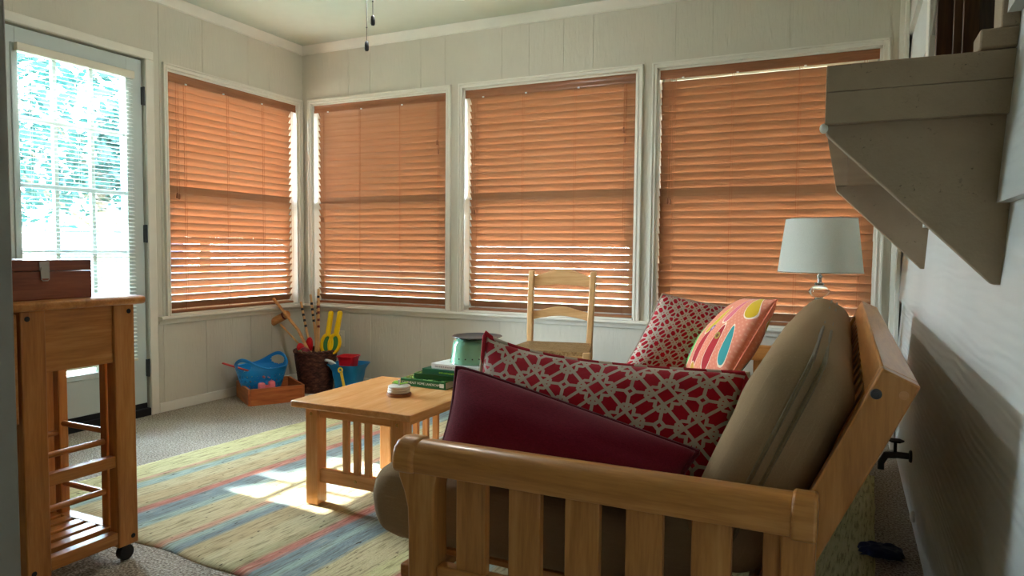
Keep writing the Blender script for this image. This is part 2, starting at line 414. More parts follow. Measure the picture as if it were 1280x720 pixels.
pp = t.principled(c, .5, None, .3); tl = t.n.new('ShaderNodeBsdfTranslucent'); t.put(tl.inputs[0], c)
mx = t.n.new('ShaderNodeMixShader'); mx.inputs[0].default_value = .45; t.link(pp, mx.inputs[1]); t.link(tl.outputs[0], mx.inputs[2]); M_leaves = t.done(mx.outputs[0])
M_bark = paint('bark', C(96, 84, 70), .9, .6, 20)
M_lawn = paint('lawn', C(84, 94, 66), .95, .5, 30, var=.15)
M_shed = paint('blue_shed_siding', C(92, 116, 146), .7)
M_extroof = paint('shed_roof', C(120, 116, 112), .8)

# ------------------------------------------------------------------ room shell
H = 2.45; XR = 3.918; YF = -6.6; YP0, YP1 = -3.47, -3.35; XP = 2.375
floor = MB().box(-.14, XR + .14, YF - .14, .14, -.10, 0).build('floor', M_carpet, smooth=False); struct(floor, 'flecked beige carpet floor')
ceil = MB().box(-.14, XR + .14, YF - .14, .14, H, H + .1).build('ceiling', M_ceil, smooth=False); struct(ceil, 'plain off-white ceiling')

def panel_wall(name, axis, at, side, u0, u1, holes, grooves, thick=.12, mat=M_wall):
    """grooved board skin in front of a solid backing. axis 'B': plane y=at, room on -y; 'L': plane x=at, room on +x"""
    b = MB()
    us = sorted(set([u0, u1] + [h[0] for h in holes] + [h[1] for h in holes])); zs = sorted(set([0, H] + [h[2] for h in holes] + [h[3] for h in holes]))
    def inside(u, z): return any(h[0] < u < h[1] and h[2] < z < h[3] for h in holes)
    def bx(a0, a1, z0, z1, d0, d1):
        if axis == 'B': b.box(a0, a1, at + d0, at + d1, z0, z1)
        else: b.box(at - d1, at - d0, a0, a1, z0, z1)
    for i in range(len(us) - 1):
        for j in range(len(zs) - 1):
            if inside((us[i] + us[i+1]) / 2, (zs[j] + zs[j+1]) / 2): continue
            bx(us[i], us[i+1], zs[j], zs[j+1], .003, thick)
            cuts = [us[i]] + [g for g in sorted(grooves) if us[i] + .006 < g < us[i+1] - .006] + [us[i+1]]
            for k in range(len(cuts) - 1):
                a = cuts[k] + (.0013 if k > 0 else 0); e = cuts[k+1] - (.0013 if k < len(cuts) - 2 else 0)
                bx(a, e, zs[j], zs[j+1], 0, .003)
    return b.build(name, mat, smooth=False)

WZ0, WZ1 = .572, 2.035
WB = [(.092, 1.238), (1.360, 2.527), (2.645, 3.792)]
WL = (-1.153, -.052)
DO = (-2.10, -1.298, 0.0, 2.056)
gB = [.42, .61, 1.03, 1.222, 1.64, 1.83, 2.06, 2.25, 2.743, 2.95, 3.35, 3.56]
gL = [-.33, -.52, -.89, -1.20, -2.3, -2.5, -2.9, -3.1, -3.5, -4.1]
wb = panel_wall('wall_back', 'B', 0, 1, 0, XR + .12, [(a, b, WZ0, WZ1) for a, b in WB], gB); struct(wb, 'cream grooved back wall with three window openings')
FW = (-4.5, -3.9, .9, 1.8)
wl = panel_wall('wall_left', 'L', 0, 1, YF, .12, [(WL[0], WL[1], WZ0, WZ1), DO, FW], gL); struct(wl, 'cream grooved left wall with door and window openings')
# right wall: lap siding around the recessed house window
RW = (-2.52, -1.28, 1.34, 2.24)
lz = [0, .43, .753, 1.075, 1.398, 1.72, 2.045, 2.37, H]
b = MB()
for k in range(len(lz) - 1):
    za, zb = lz[k], lz[k+1]
    segs = [(YF, 0.0)]
    if zb > RW[2] and za < RW[3]: segs = [(YF, RW[0]), (RW[1], 0.0)]
    dlo = .0 if k == 0 else -.004
    for y0, y1 in segs:
        b.prism([(XR + .12, za), (XR - .018 + dlo + (.004 if k == 0 else 0), za), (XR - .002 , zb + (.0)), (XR + .12, zb)], y0, y1, 'Y')
b.box(XR + .01, XR + .12, RW[0], RW[1], 1.075, RW[2]); b.box(XR + .01, XR + .12, RW[0], RW[1], RW[3], 2.37)
struct(b.build('wall_right', M_siding, smooth=False), 'pale wood-grained lap siding wall')
# fill pieces of the partly cut laps
# partition at the camera's left, front room closing wall
struct(MB().box(-.0, XP, YP0, YP1, 0, H).build('wall_partition', paint('taupe_wall_paint', C(142, 136, 126), .6, .1, 60), bevel=.004), 'edge of the partition wall at the left of the opening')
struct(MB().box(-.12, XR + .12, YF - .12, YF, 0, H).build('wall_front', M_wall, smooth=False), 'front wall behind the viewpoint')

# crown, baseboard, casings, sill -----------------------------------------
def wallmap(axis):
    return (lambda u, d, z: (u, -d, z)) if axis == 'B' else (lambda u, d, z: (d, u, z))
def strip(mb, axis, u0, u1, z0, z1, d0, d1):
    if axis == 'B': mb.box(u0, u1, -d1, -d0, z0, z1)
    else: mb.box(d0, d1, u0, u1, z0, z1)
    return mb
def crown(axis, u0, u1, name):
    prof = [(0, H), (.045, H), (.042, H - .012), (.022, H - .032), (.012, H - .05), (0, H - .055)]
    m = MB()
    if axis == 'B': m.prism([(-d, z) for d, z in prof], u0, u1, 'X')
    else: m.prism([(d, z) for d, z in prof], u0, u1, 'Y')
    struct(m.build(name, M_trim))
crown('B', 0, XR, 'trim_1'); crown('L', YP1, 0, 'trim_2')
m = MB(); strip(m, 'B', 0, XR - .02, 0, .058, 0, .012); struct(m.build('baseboard_back', M_trim, bevel=.003))
m = MB(); strip(m, 'L', -1.24, 0, 0, .058, 0, .012); struct(m.build('baseboard_left', M_trim, bevel=.003))
def casing(axis, a, b, z0, z1, n, left=.03, right=.034, top=.032):
    m = MB()
    for (u0, u1, w0, w1) in ((a - left, a, z0, z1 + top), (b, b + right, z0, z1 + top), (a, b, z1, z1 + top)): strip(m, axis, u0, u1, w0, w1, 0, .012)
    for (u0, u1, w0, w1) in ((a - left, a - left + .011, z0, z1 + top), (b + right - .011, b + right, z0, z1 + top), (a - left, b + right, z1 + top - .011, z1 + top)): strip(m, axis, u0, u1, w0, w1, .011, .02)
    for (u0, u1, w0, w1) in ((a - .010, a - .002, z0, z1 + .008), (b + .002, b + .010, z0, z1 + .008), (a - .008, b + .008, z1 + .002, z1 + .010)): strip(m, axis, u0, u1, w0, w1, .011, .016)
    struct(m.build('trim_%d' % n, M_trim, bevel=.002))
for i, (a, e) in enumerate(WB): casing('B', a, e, WZ0, WZ1, 3 + i)
casing('L', WL[0], WL[1], WZ0, WZ1, 6)
def sill(axis, u0, u1, n):
    prof = [(0, .525), (.010, .525), (.013, .533), (.013, .548), (.034, .552), (.040, .560), (.036, .571), (.0, .573)]
    m = MB()
    if axis == 'B': m.prism([(-d, z) for d, z in prof], u0, u1, 'X')
    else: m.prism([(d, z) for d, z in prof], u0, u1, 'Y')
    struct(m.build('trim_%d' % n, M_trim))
sill('B', 0, XR - .03, 7); sill('L', -1.235, 0, 8)
# corner boards
m = MB().box(XR - .055, XR - .02, -.02, 0, 0, H).box(XR - .035, XR - .016, -.11, -.02, 0, H)
struct(m.build('trim_9', M_trim, bevel=.003))
# door casing
m = MB(); strip(m, 'L', -1.298, -1.245, 0, 2.056, 0, .016); strip(m, 'L', -2.155, -1.245, 2.0565, 2.105, 0, .016); strip(m, 'L', -2.155, -2.10, 0, 2.056, 0, .016)
struct(m.build('trim_10', M_trim, bevel=.006, seg=3))
m = MB().box(-.12, .012, -2.10, -1.298, 0, .045); struct(m.build('trim_11', M_black, bevel=.004), 'black door threshold')

# windows: jamb lining + double-hung sashes + panes ---------------------------
def make_window(n, axis, a, e):
    root = bpy.data.objects.new('window_%d' % n, None); COL.objects.link(root); root['kind'] = 'structure'
    L = e - a; h = WZ1 - WZ0
    if axis == 'B': root.location = (a, 0, WZ0); root.rotation_euler = (0, 0, 0)
    else: root.location = (0, a, WZ0); root.rotation_euler = (0, 0, pi / 2)
    m = MB(); t_ = .012
    m.box(0, t_, 0, .12, 0, h).box(L - t_, L, 0, .12, 0, h).box(0, L, 0, .12, h - t_, h).box(0, L, 0, .12, 0, t_)
    m.build('jamb', M_trim, root)
    def sash(y, z0, z1):
        w = .045; d = .03; m = MB()
        m.box(t_, t_ + w, y, y + d, z0, z1).box(L - t_ - w, L - t_, y, y + d, z0, z1).box(t_ + w, L - t_ - w, y, y + d, z0, z0 + w).box(t_ + w, L - t_ - w, y, y + d, z1 - w, z1)
        s_ = m.build('sash', M_doorw, root, bevel=.003)
        MB().box(t_ + w, L - t_ - w, y + .012, y + .016, z0 + w, z1 - w).build('pane', M_glass, s_, smooth=False)
    sash(.088, h * .5 - .02, h - t_); sash(.066, t_, h * .5 + .025)
    return root
for i, (a, e) in enumerate(WB): make_window(i + 1, 'B', a, e)
make_window(4, 'L', *WL)

# wooden venetian blinds ------------------------------------------------------
def make_blind(axis, a, e, tilt, label, gaps=(.012, .012), tilt_low=None, rail_z=.012, cordsx=(.08, .36, .66, .93), pull='right', tasselx=None, dz=0.0, top_gap=0.0):
    L = e - a
    root = thing('wooden_blind', label, 'window blind', (a, 0, WZ0) if axis == 'B' else (0, a, WZ0), 0 if axis == 'B' else pi / 2, 'wooden window blinds')
    h = WZ1 - WZ0 - dz; yc = .036
    # valance
    prof = [(.002, h - .062), (.010, h - .064), (.012, h - .052), (.008, h - .044), (.008, h - .018), (.014, h - .010), (.016, h - .001), (.002, h - .001)]
    m = MB(); m.prism([(.018 - d, z) for d, z in prof], .006, L - .006, 'X'); m.box(.008, L - .008, .018, .060, h - .045, h - .002)
    m.build('valance', M_blindrail, root)
    n = 31; z_top = h - .082 - top_gap; z_bot = rail_z + .045; pitch = (z_top - z_bot) / (n - 1)
    m = MB(); x0, x1 = gaps[0], L - gaps[1]
    for k in range(n):
        z = z_top - k * pitch
        th = tilt + (random.random() - .5) * .035
        if tilt_low is not None: th += (tilt_low - tilt) * max(0, (k / (n - 1) - .35) / .65)
        w = .0505; pts = []
        for q in range(5):                                 # gently crowned cross-section, room edge high
            s_ = (q / 4 - .5) * w; cr = .0022 * (1 - (2 * q / 4 - 1) ** 2)
            pts.append((s_ * cos(th) - cr * sin(th) * -1, -s_ * sin(th) + cr * cos(th)))
        off = (random.random() - .5) * .004
        top = [(yc + y, z + zz + .0013) for y, zz in pts]; bot = [(yc + y, z + zz - .0013) for y, zz in pts]
        m.prism([(y, zz) for y, zz in top + bot[::-1]], x0 + off, x1 + off, 'X')
    m.build('slats', M_blind, root, angle=30)
    MB().box(x0, x1, yc - .025, yc + .025, rail_z, rail_z + .016).build('bottom_rail', M_blindrail, root, bevel=.003)
    m = MB()
    for fx in cordsx:
        x = L * fx
        for dy in (-.021, .021): m.tube([(x, yc + dy * 1.0 + .0, h - .06), (x, yc + dy, rail_z + .02)], .0011, 5)
        m.tube([(x + .012, yc - .024, h - .06), (x + .012, yc - .024, rail_z + .018)], .0008, 5)
    m.build('ladder_cords', M_cord, root)
    if pull:
        x = L * (.93 if pull == 'right' else .07)
        m = MB(); m.tube([(x, .002, h - .062), (x, .001, h - .34)], .0011, 5); m.tube([(x + .014, .002, h - .062), (x + .012, .001, h - .40)], .0011, 5)
        cd = m.build('pull_cord', M_cord, root)
        for xx, zz in ((x, h - .34), (x + .012, h - .40)):
            MB().lathe([(0, .022), (.004, .02), (.006, .008), (.0075, -.008), (.005, -.014), (0, -.015)], 12, (xx, .001, zz)).build('tassel', M_blindrail, cd)
    if tasselx:
        x = L * tasselx[0]; zt = tasselx[1]
        m = MB(); m.tube([(x, .002, h - .062), (x, .001, zt)], .001, 5).tube([(x + .016, .002, h - .062), (x + .016, .001, zt - .005)], .001, 5)
        cd = m.build('tilt_cord', M_cord, root)
        for xx, zz in ((x, zt), (x + .016, zt - .005)):
            MB().lathe([(0, .022), (.004, .02), (.006, .008), (.0075, -.008), (.005, -.014), (0, -.015)], 12, (xx, .001, zz)).build('tassel', M_blindrail, cd)
    # small pale valance clips
    for fx in (.12, .38, .68): MB().box(L * fx, L * fx + .012, -.0015, .004, h - .068, h - .060).build('valance_clip', M_whitepl, root)
    return root
make_blind('L', *WL, R(55), 'brown wooden blind glowing with sun, on the left wall beside the door', (.010, .045), R(53), tasselx=(.06, .72), pull=None, cordsx=(.12, .42, .70, .95))
make_blind('B', *WB[0], R(62), 'closed brown wooden blind next to the room corner, above the wicker basket', (.035, .012), R(55), tasselx=(.07, .62))
make_blind('B', *WB[1], R(59), 'brown wooden blind behind the rush-seated chair with bright slits between slats', (.04, .010), R(51), tasselx=(.06, .66))
make_blind('B', *WB[2], R(63), 'darkest closed brown wooden blind behind the white lamp', (.016, .012), R(58), tasselx=(.06, .70), pull=None, top_gap=.016)

# door ------------------------------------------------------------------------
door = bpy.data.objects.new('door_1', None); COL.objects.link(door); door['kind'] = 'structure'; door['label'] = 'white glazed exterior door in the left wall'
y0, y1, z0, z1 = -2.094, -1.306, .050, 2.046
gy0, gy1, gz0, gz1 = -1.985, -1.400, .290, 1.945
m = MB(); m.box(-.055, -.012, y0, gy0, z0, z1).box(-.055, -.012, gy1, y1, z0, z1).box(-.055, -.012, gy0, gy1, z0, gz0).box(-.055, -.012, gy0, gy1, gz1, z1)
m.build('door_leaf', M_doorw, door, bevel=.002)
m = MB()
for (a, b_, c_, d_) in ((gy0 - .022, gy0 + .010, gz0 - .022, gz1 + .022), (gy1 - .010, gy1 + .022, gz0 - .022, gz1 + .022), (gy0 + .01, gy1 - .01, gz0 - .022, gz0 + .01), (gy0 + .01, gy1 - .01, gz1 - .01, gz1 + .022)):
    m.box(-.062, -.004, a, b_, c_, d_)
m.build('glazing_frame', M_doorw, door, bevel=.004)
m = MB(); gw = (gy1 - gy0) / 3; gh = (gz1 - gz0) / 5
for k in (1, 2): m.box(-.045, -.022, gy0 + gw * k - .011, gy0 + gw * k + .011, gz0, gz1)
for k in (1, 2, 3, 4): m.box(-.0445, -.0225, gy0, gy1, gz0 + gh * k - .011, gz0 + gh * k + .011)
m.build('muntins', M_doorw, door, bevel=.003)
MB().box(-.036, -.032, gy0, gy1, gz0, gz1).build('pane', M_glass, door, smooth=False)
for zc in (1.845, 1.06, .28):
    m = MB(); m.box(-.012, .004, -1.312, -1.296, zc - .05, zc + .05); m.tube([(.004, -1.303, zc - .052), (.004, -1.303, zc + .052)], .0065, 10)
    m.build('hinge', M_darkmetal, door)
MB().box(-.05, -.006, y0 + .005, y1 - .005, .046, .075).build('door_sweep', M_black, door)
# mini blind on the door
struct(MB().box(-.085, -.057, -2.10, -2.075, .045, 2.056).box(-.085, -.057, -1.323, -1.298, .045, 2.056).box(-.085, -.057, -2.10, -1.298, 2.03, 2.056).build('trim_14', M_trim), 'door stop strip')  # stop added behind the leaf gaps to keep sun from leaking in
mb = thing('mini_blind', 'white slim-slat blind over the glass of the left door', 'window blind', (0, 0, 0))
MB().box(.0, .028, -1.995, -1.375, 1.925, 1.965).build('headrail', M_plastic_cream, mb, bevel=.003)
m = MB(); zz = 1.915; k = 0
while zz > .36:
    th = R(21); w = .0165
    m.prism([(.012 - w/2*cos(th), zz + w/2*sin(th)), (.012, zz + .0012), (.012 + w/2*cos(th), zz - w/2*sin(th)), (.012, zz + .0006)], -1.987, -1.383, 'Y'); zz -= .0215
m.build('slats', M_mini, mb)
MB().box(.003, .021, -1.987, -1.383, .335, .350).build('bottom_rail', M_plastic_cream, mb, bevel=.002)
m = MB()
for yy in (-1.93, -1.69, -1.44):
    for xx in (.0035, .0205): m.tube([(xx, yy, 1.93), (xx, yy, .345)], .0006, 4)
m.build('ladder_cords', M_whitepl, mb)

w6 = bpy.data.objects.new('window_6', None); COL.objects.link(w6); w6['kind'] = 'structure'  # unseen window, added to let in daylight from the front left
m = MB()
for (a, b_, c_, d_) in ((FW[0], FW[0] + .05, FW[2], FW[3]), (FW[1] - .05, FW[1], FW[2], FW[3]), (FW[0] + .05, FW[1] - .05, FW[2], FW[2] + .05), (FW[0] + .05, FW[1] - .05, FW[3] - .05, FW[3])): m.box(-.09, -.05, a, b_, c_, d_)
m.build('sash', M_doorw, w6, bevel=.003)
MB().box(-.074, -.070, FW[0] + .05, FW[1] - .05, FW[2] + .05, FW[3] - .05).build('pane', M_glass, w6, smooth=False)
# house window recessed in the siding wall -------------------------------------
w5 = bpy.data.objects.new('window_5', None); COL.objects.link(w5); w5['kind'] = 'structure'; w5['label'] = 'recessed dark brown house window above the bracketed ledge'
m = MB()
for (xa, xb, ins) in ((XR - .012, XR + .035, .0), (XR + .035, XR + .06, .012), (XR + .06, XR + .112, .022)):
    t_ = .03
    m.box(xa, xb, RW[1] - ins - t_, RW[1] - ins, RW[2], RW[3]); m.box(xa, xb, RW[0] + ins, RW[0] + ins + t_, RW[2], RW[3])
    m.box(xa, xb, RW[0], RW[1], RW[3] - ins - t_, RW[3] - ins)
m.build('frame', M_brownframe, w5, bevel=.003)
MB().box(XR + .105, XR + .112, RW[0], RW[1], RW[2] - .02, RW[3]).build('pane', M_darkglass, w5, smooth=False)
# near jamb trim block
struct(MB().box(XR - .06, XR + .0, RW[0] - .075, RW[0] - .0, RW[2] + .0, RW[2] + .035).box(XR - .03, XR + .0, RW[0] - .075, RW[0], RW[2] + .035, RW[3] + .05).build('trim_12', M_ledge, bevel=.004))
struct(MB().box(XR - .032, XR - .003, -1.275, -1.19, RW[2], RW[3] + .07).build('trim_13', M_trim, bevel=.004))

# bracketed ledge ---------------------------------------------------------------
lg = thing('wall_shelf', 'chunky painted wooden ledge on two triangular brackets, high on the siding wall', 'shelf', (XR, 0, 0))
lp = .303
m = MB(); m.box(-lp, .0, -2.595, -2.505, 1.228, 1.2866).box(-lp, 0, -2.5947, -2.505, 1.2873, 1.337); m.box(-lp, -lp + .04, -2.505, -1.19, 1.228, 1.337); m.box(-lp, 0, -1.25, -1.19, 1.228, 1.337)
m.build('frame_beam', M_ledge, lg, bevel=.0012, seg=2)
MB().box(-lp + .04, -.0, -2.505, -1.25, 1.2285, 1.335).build('shelf_board', M_ledge, lg, bevel=.003)
for ya in (-2.575, -1.215):
    m = MB(); m.prism([(-.0, 1.230), (-lp, 1.230), (-lp + .001, 1.212), (-.022, .930), (-.0, .930)], ya, ya + .03, 'Y')
    m.build('bracket', M_ledge, lg, bevel=.003)
MB().sphere((-lp - .002, -2.58, 1.222), .008, (1, 1, 1.2), 10).build('paint_drip', M_trim, lg)

# outlet, spigot, doorstop -------------------------------------------------------
ot = thing('wall_outlet', 'cream power outlet plate low on the back wall behind the toys', 'outlet', (.345, -.0005, .33))
MB().box(-.035, .035, -.006, 0, -.058, .058).build('cover_plate', M_plastic_cream, ot, bevel=.004)
for zz in (-.022, .022):
    m = MB(); m.lathe([(0, .003), (.014, .003), (.016, .0), (.016, -.002)], 20, (0, -.006, zz), Matrix.Rotation(R(90), 4, 'X')); sk = m.build('socket', M_plastic_cream, ot)
    MB().box(-.006, -.004, -.0098, -.0088, zz - .004, zz + .005).box(.004, .006, -.0098, -.0088, zz - .004, zz + .005).build('slot', M_black, sk)
sg = thing('garden_tap', 'dark garden tap low on the siding wall behind the futon', 'tap', (XR - .018, -1.12, .235))
m = MB(); m.tube([(0, 0, 0), (-.05, 0, 0), (-.085, 0, -.005), (-.10, 0, -.035), (-.10, 0, -.06)], [.012, .013, .014, .012, .012], 12); m.lathe([(.022, 0), (.024, .004), (.02, .01), (0, .01)], 16, (0, 0, 0), Matrix.Rotation(R(-90), 4, 'Y'))
m.build('tap_body', M_darkmetal, sg)
m = MB(); m.tube([(-.055, 0, .01), (-.055, 0, .05)], .006, 10); m.lathe([(.012, .0), (.028, .004), (.030, .010), (.014, .012), (0, .012)], 6, (-.055, 0, .046)); m.build('tap_handle', M_black, sg)
ds = MB().lathe([(0, .0), (.018, .002), (.02, .008), (.016, .014), (0, .018)], 18, (XR - .0155, -1.30, .07), Matrix.Rotation(R(-90), 4, 'Y')).build('wall_bumper', M_trim)
tag(ds, 'small pale round bumper near the floor on the siding wall', 'door stop')

# ------------------------------------------------------------------ rug
def make_rug():
    bm = bmesh.new(); uvl = bm.loops.layers.uv.new('UVMap')
    A, B, Cc, D = Vector((.775, -2.485, 0)), Vector((3.74, -2.66, 0)), Vector((3.80, -.62, 0)), Vector((.975, -.30, 0))
    nu, nv = 120, 80; g = []
    for i in range(nu + 1):
        row = []
        for j in range(nv + 1):
            u, v = i / nu, j / nv
            p = A.lerp(B, u).lerp(D.lerp(Cc, u), v)
            e = min(u * 3, (1 - u) * 3, v * 2.1, (1 - v) * 2.1)
            z = .009 + .0035 * noise.noise((p.x * 5, p.y * 2.5, 1)) - (.006 if e < .004 else 0)
            p.x += .006 * noise.noise((p.y * 9, 3, 0)) * (1 if i in (0, nu) else .5); p.y += .012 * noise.noise((p.x * 5, 7, 0))
            row.append(bm.verts.new((p.x, p.y, z)))
        g.append(row)
    for i in range(nu):
        for j in range(nv):
            f = bm.faces.new((g[i][j], g[i+1][j], g[i+1][j+1], g[i][j+1])); f.smooth = True
            for l, (a, b_) in zip(f.loops, ((i, j), (i+1, j), (i+1, j+1), (i, j+1))): l[uvl].uv = (a / nu * 3.0, b_ / nv * 2.1)
    # skirt to the carpet
    ed = [e for e in bm.edges if e.is_boundary]
    r = bmesh.ops.extrude_edge_only(bm, edges=ed)
    for v in r['geom']:
        if isinstance(v, bmesh.types.BMVert): v.co.z = .0
    for f in bm.faces:
        for l in f.loops:
            if l[uvl].uv.length == 0 and l.vert.co.z < .001: l[uvl].uv = ((l.vert.co.x - .8), (l.vert.co.y + 2.5))
    me = bpy.data.meshes.new('rag_rug'); bm.to_mesh(me); bm.free(); me.materials.append(M_rug)
    o = bpy.data.objects.new('rag_rug', me); COL.objects.link(o)
    return tag(o, 'striped woven rag rug in tan, teal and coral, lying on the carpet', 'rug')
make_rug()

# ------------------------------------------------------------------ coffee table
ct = thing('coffee_table', 'low oak coffee table with slatted ends standing on the striped rug', 'table', (2.046, -1.76, .0125))
W, D, Ht = .54, .58, .41 - .0125
MB().box(-W/2, W/2, -D/2, D/2, Ht - .026, Ht).build('table_top', M_table['Y'], ct, bevel=.004)
lx, ly, lw = .195, .235, .055
for sx_ in (-1, 1):
    for sy_ in (-1, 1):
        MB().box(sx_*lx - lw/2, sx_*lx + lw/2, sy_*ly - lw/2, sy_*ly + lw/2, 0, Ht - .026).build('leg', M_table['Z'], ct, bevel=.003)
for sy_ in (-1, 1):
    MB().box(-lx + lw/2, lx - lw/2, sy_*ly - .011, sy_*ly + .011, Ht - .064, Ht - .026).build('apron', M_table['X'], ct, bevel=.002)
    MB().box(-lx + lw/2, lx - lw/2, sy_*ly - .013, sy_*ly + .013, .085, .135).build('end_rail', M_table['X'], ct, bevel=.002)
    for k in (-1, 0, 1):
        MB().box(k*.05 - .013, k*.05 + .013, sy_*ly - .008, sy_*ly + .008, .135, Ht - .064).build('slat', M_table['Z'], ct, bevel=.0015)
for sx_ in (-1, 1): MB().box(sx_*lx - .011, sx_*lx + .011, -ly + lw/2, ly - lw/2, Ht - .064, Ht - .026).build('apron', M_table['Y'], ct, bevel=.002)
for xx, zz in ((-lx, Ht - .05), (lx, Ht - .05), (.0, .11)):
    MB().lathe([(0, .003), (.005, .0025), (.007, 0), (.007, -.002)], 14, (xx, -ly - (lw/2 if abs(xx) > .1 else .013), zz), Matrix.Rotation(R(90), 4, 'X')).build('screw_cap', M_brass, ct)
TZ = .41
# coasters
cx, cy = 2.09, -1.79
MB_ = MB().lathe([(0, 0), (.046, 0), (.048, .003), (.048, .011), (.044, .013), (0, .013)], 40, (0, 0, 0))
ch = thing('coaster_holder', 'round brown wooden holder under the pale stack on the coffee table', 'coaster holder', (cx, cy, TZ + .0005))
MB_.build('base', M_coastbase, ch)
MB().tube([(0, 0, .013), (0, 0, .058)], .0028, 10).sphere((0, 0, .059), .004, (1, 1, 1), 10).build('peg', M_whitepl, ch)
gl_ = ['lowest of the three pale round coasters on the wooden holder', 'middle of the three pale round coasters on the wooden holder', 'top one of the three pale round coasters, with green felt on it']
for k in range(3):
    m = MB().lathe([(.005, 0), (.041, 0), (.044, .002), (.044, .006), (.041, .0085), (.005, .0085), (.005, 0)], 40, (0, 0, 0))
    o = m.build('coaster', M_coaster); o.location = (cx + .001 * (k - 1), cy, TZ + .0137 + k * .0092); tag(o, gl_[k], 'coaster', 'pale coasters on the coffee table')
m = MB()
for a, l in ((2.6, .045), (.5, .03), (3.6, .03)):
    m.bar((0, 0, .0012), (cos(a) * l, sin(a) * l, .006), .016, .003)
o = m.build('felt_leaf', M_leaf, bevel=.001); o.location = (cx - .004, cy + .012, TZ + .0425); tag(o, 'small green felt leaf lying on the coaster stack', 'ornament')
# books
def book(name, label, loc, rot, w, d, h, mcover, mspine, text=None, tcol=None, tsize=.012, badge=False, marks=None):
    r = thing(name, label, 'book', loc, rot, 'books stacked on the coffee table')
    c_ = .0022
    MB().box(-w/2, w/2, -d/2, d/2, 0, c_).box(-w/2, w/2, -d/2, d/2, h - c_, h).build('cover', mcover, r, bevel=.0006)
    MB().box(-w/2, w/2, -d/2 - .001, -d/2 + .003, 0, h).build('spine', mspine, r, bevel=.001)
    MB().box(-w/2 + .004, w/2 - .004, -d/2 + .003, d/2 - .005, c_, h - c_).build('pages', M_paper, r, smooth=False)
    if text:
        cu = bpy.data.curves.new('title_text', 'FONT'); cu.body = text; cu.size = tsize; cu.extrude = .0003; cu.align_x = 'LEFT'; cu.align_y = 'CENTER'
        tmp = bpy.data.objects.new('title_text', cu); me_ = bpy.data.meshes.new_from_object(tmp); bpy.data.objects.remove(tmp); bpy.data.curves.remove(cu)
        o = bpy.data.objects.new('spine_title', me_); COL.objects.link(o); o.parent = r; me_.materials.clear(); me_.materials.append(tcol or M_ink)
        o.location = (-w/2 + .006, -d/2 - .0013, h * .5); o.rotation_euler = (pi/2, 0, 0)
    if marks:                                             # faint lettering too small to read in the photograph
        rnd = random.Random(int(w * 1e4)); m = MB(); x = -w/2 + marks[0] * w
        while x < -w/2 + marks[1] * w:
            q = rnd.uniform(.002, .005); m.box(x, x + q, -d/2 - .0015, -d/2 - .0009, h * .5 - .0035, h * .5 + rnd.uniform(.002, .004)); x += q + rnd.uniform(.0012, .004)
        m.build('spine_lettering', marks[2], r, smooth=False)
    if badge: MB().box(w/2 - .028, w/2 - .008, -d/2 - .0016, -d/2 - .0008, h*.5 - .008, h*.5 + .008).build('spine_badge', M_ink, r)
    return r
bz = TZ + .0006
book('book', 'thick green gardening book with white spine lettering, bottom of the stack', (2.09, -1.585 + .07, bz), R(-2), .225, .20, .031, M_cover, M_bookgreen, 'SOUTHEAST HOME LANDSCAPING', M_ink, .0135, True)
book('book', 'green garden-photo book second from the bottom of the stack', (2.14, -1.50, bz + .0314), R(4), .235, .17, .022, M_cover, M_bookgreen)
book('book', 'dark green hardback under the white book', (2.20, -1.515, bz + .0538), R(-3), .25, .17, .024, M_bookgreen2, M_bookgreen2, marks=(.34, .72, M_leaf))
book('book', 'white-spined book on top of the stack', (2.235, -1.51, bz + .0782), R(-5), .235, .17, .022, M_bookwhite, M_bookwhite, marks=(.08, .70, M_inkgrey))
# mint colander upside down with a dark plate on it
bz2 = bz + .1006
mi = thing('enamel_bowl', 'glossy mint-green enamel bowl upside down on the book stack', 'bowl', (2.245, -1.495, bz2))
pr = [(.083, 0), (.086, .002), (.0845, .006), (.082, .010), (.079, .04), (.074, .075), (.068, .094), (.058, .101), (0, .102)]
MB().lathe(pr + [(0, .099), (.056, .098), (.066, .092), (.072, .074), (.077, .04), (.081, .004), (.083, 0)], 56).build('body', M_mint, mi)
for k in range(9):
    a = -2.4 + k * .36
    MB().lathe([(0, .0012), (.0028, .001), (.003, -.001)], 10, (.0806 * cos(a), .0806 * sin(a), .024), Matrix.Rotation(a, 4, 'Z') @ Matrix.Rotation(R(90), 4, 'Y')).build('drain_hole', M_dark, mi)
o = MB().lathe([(0, 0), (.05, 0), (.085, .004), (.105, .010), (.104, .012), (.084, .007), (.05, .003), (0, .003)], 48).build('dark_plate', M_dark); o.location = (2.275, -1.49, bz2 + .1026); tag(o, 'thin dark plate lying on the upturned mint bowl', 'plate')

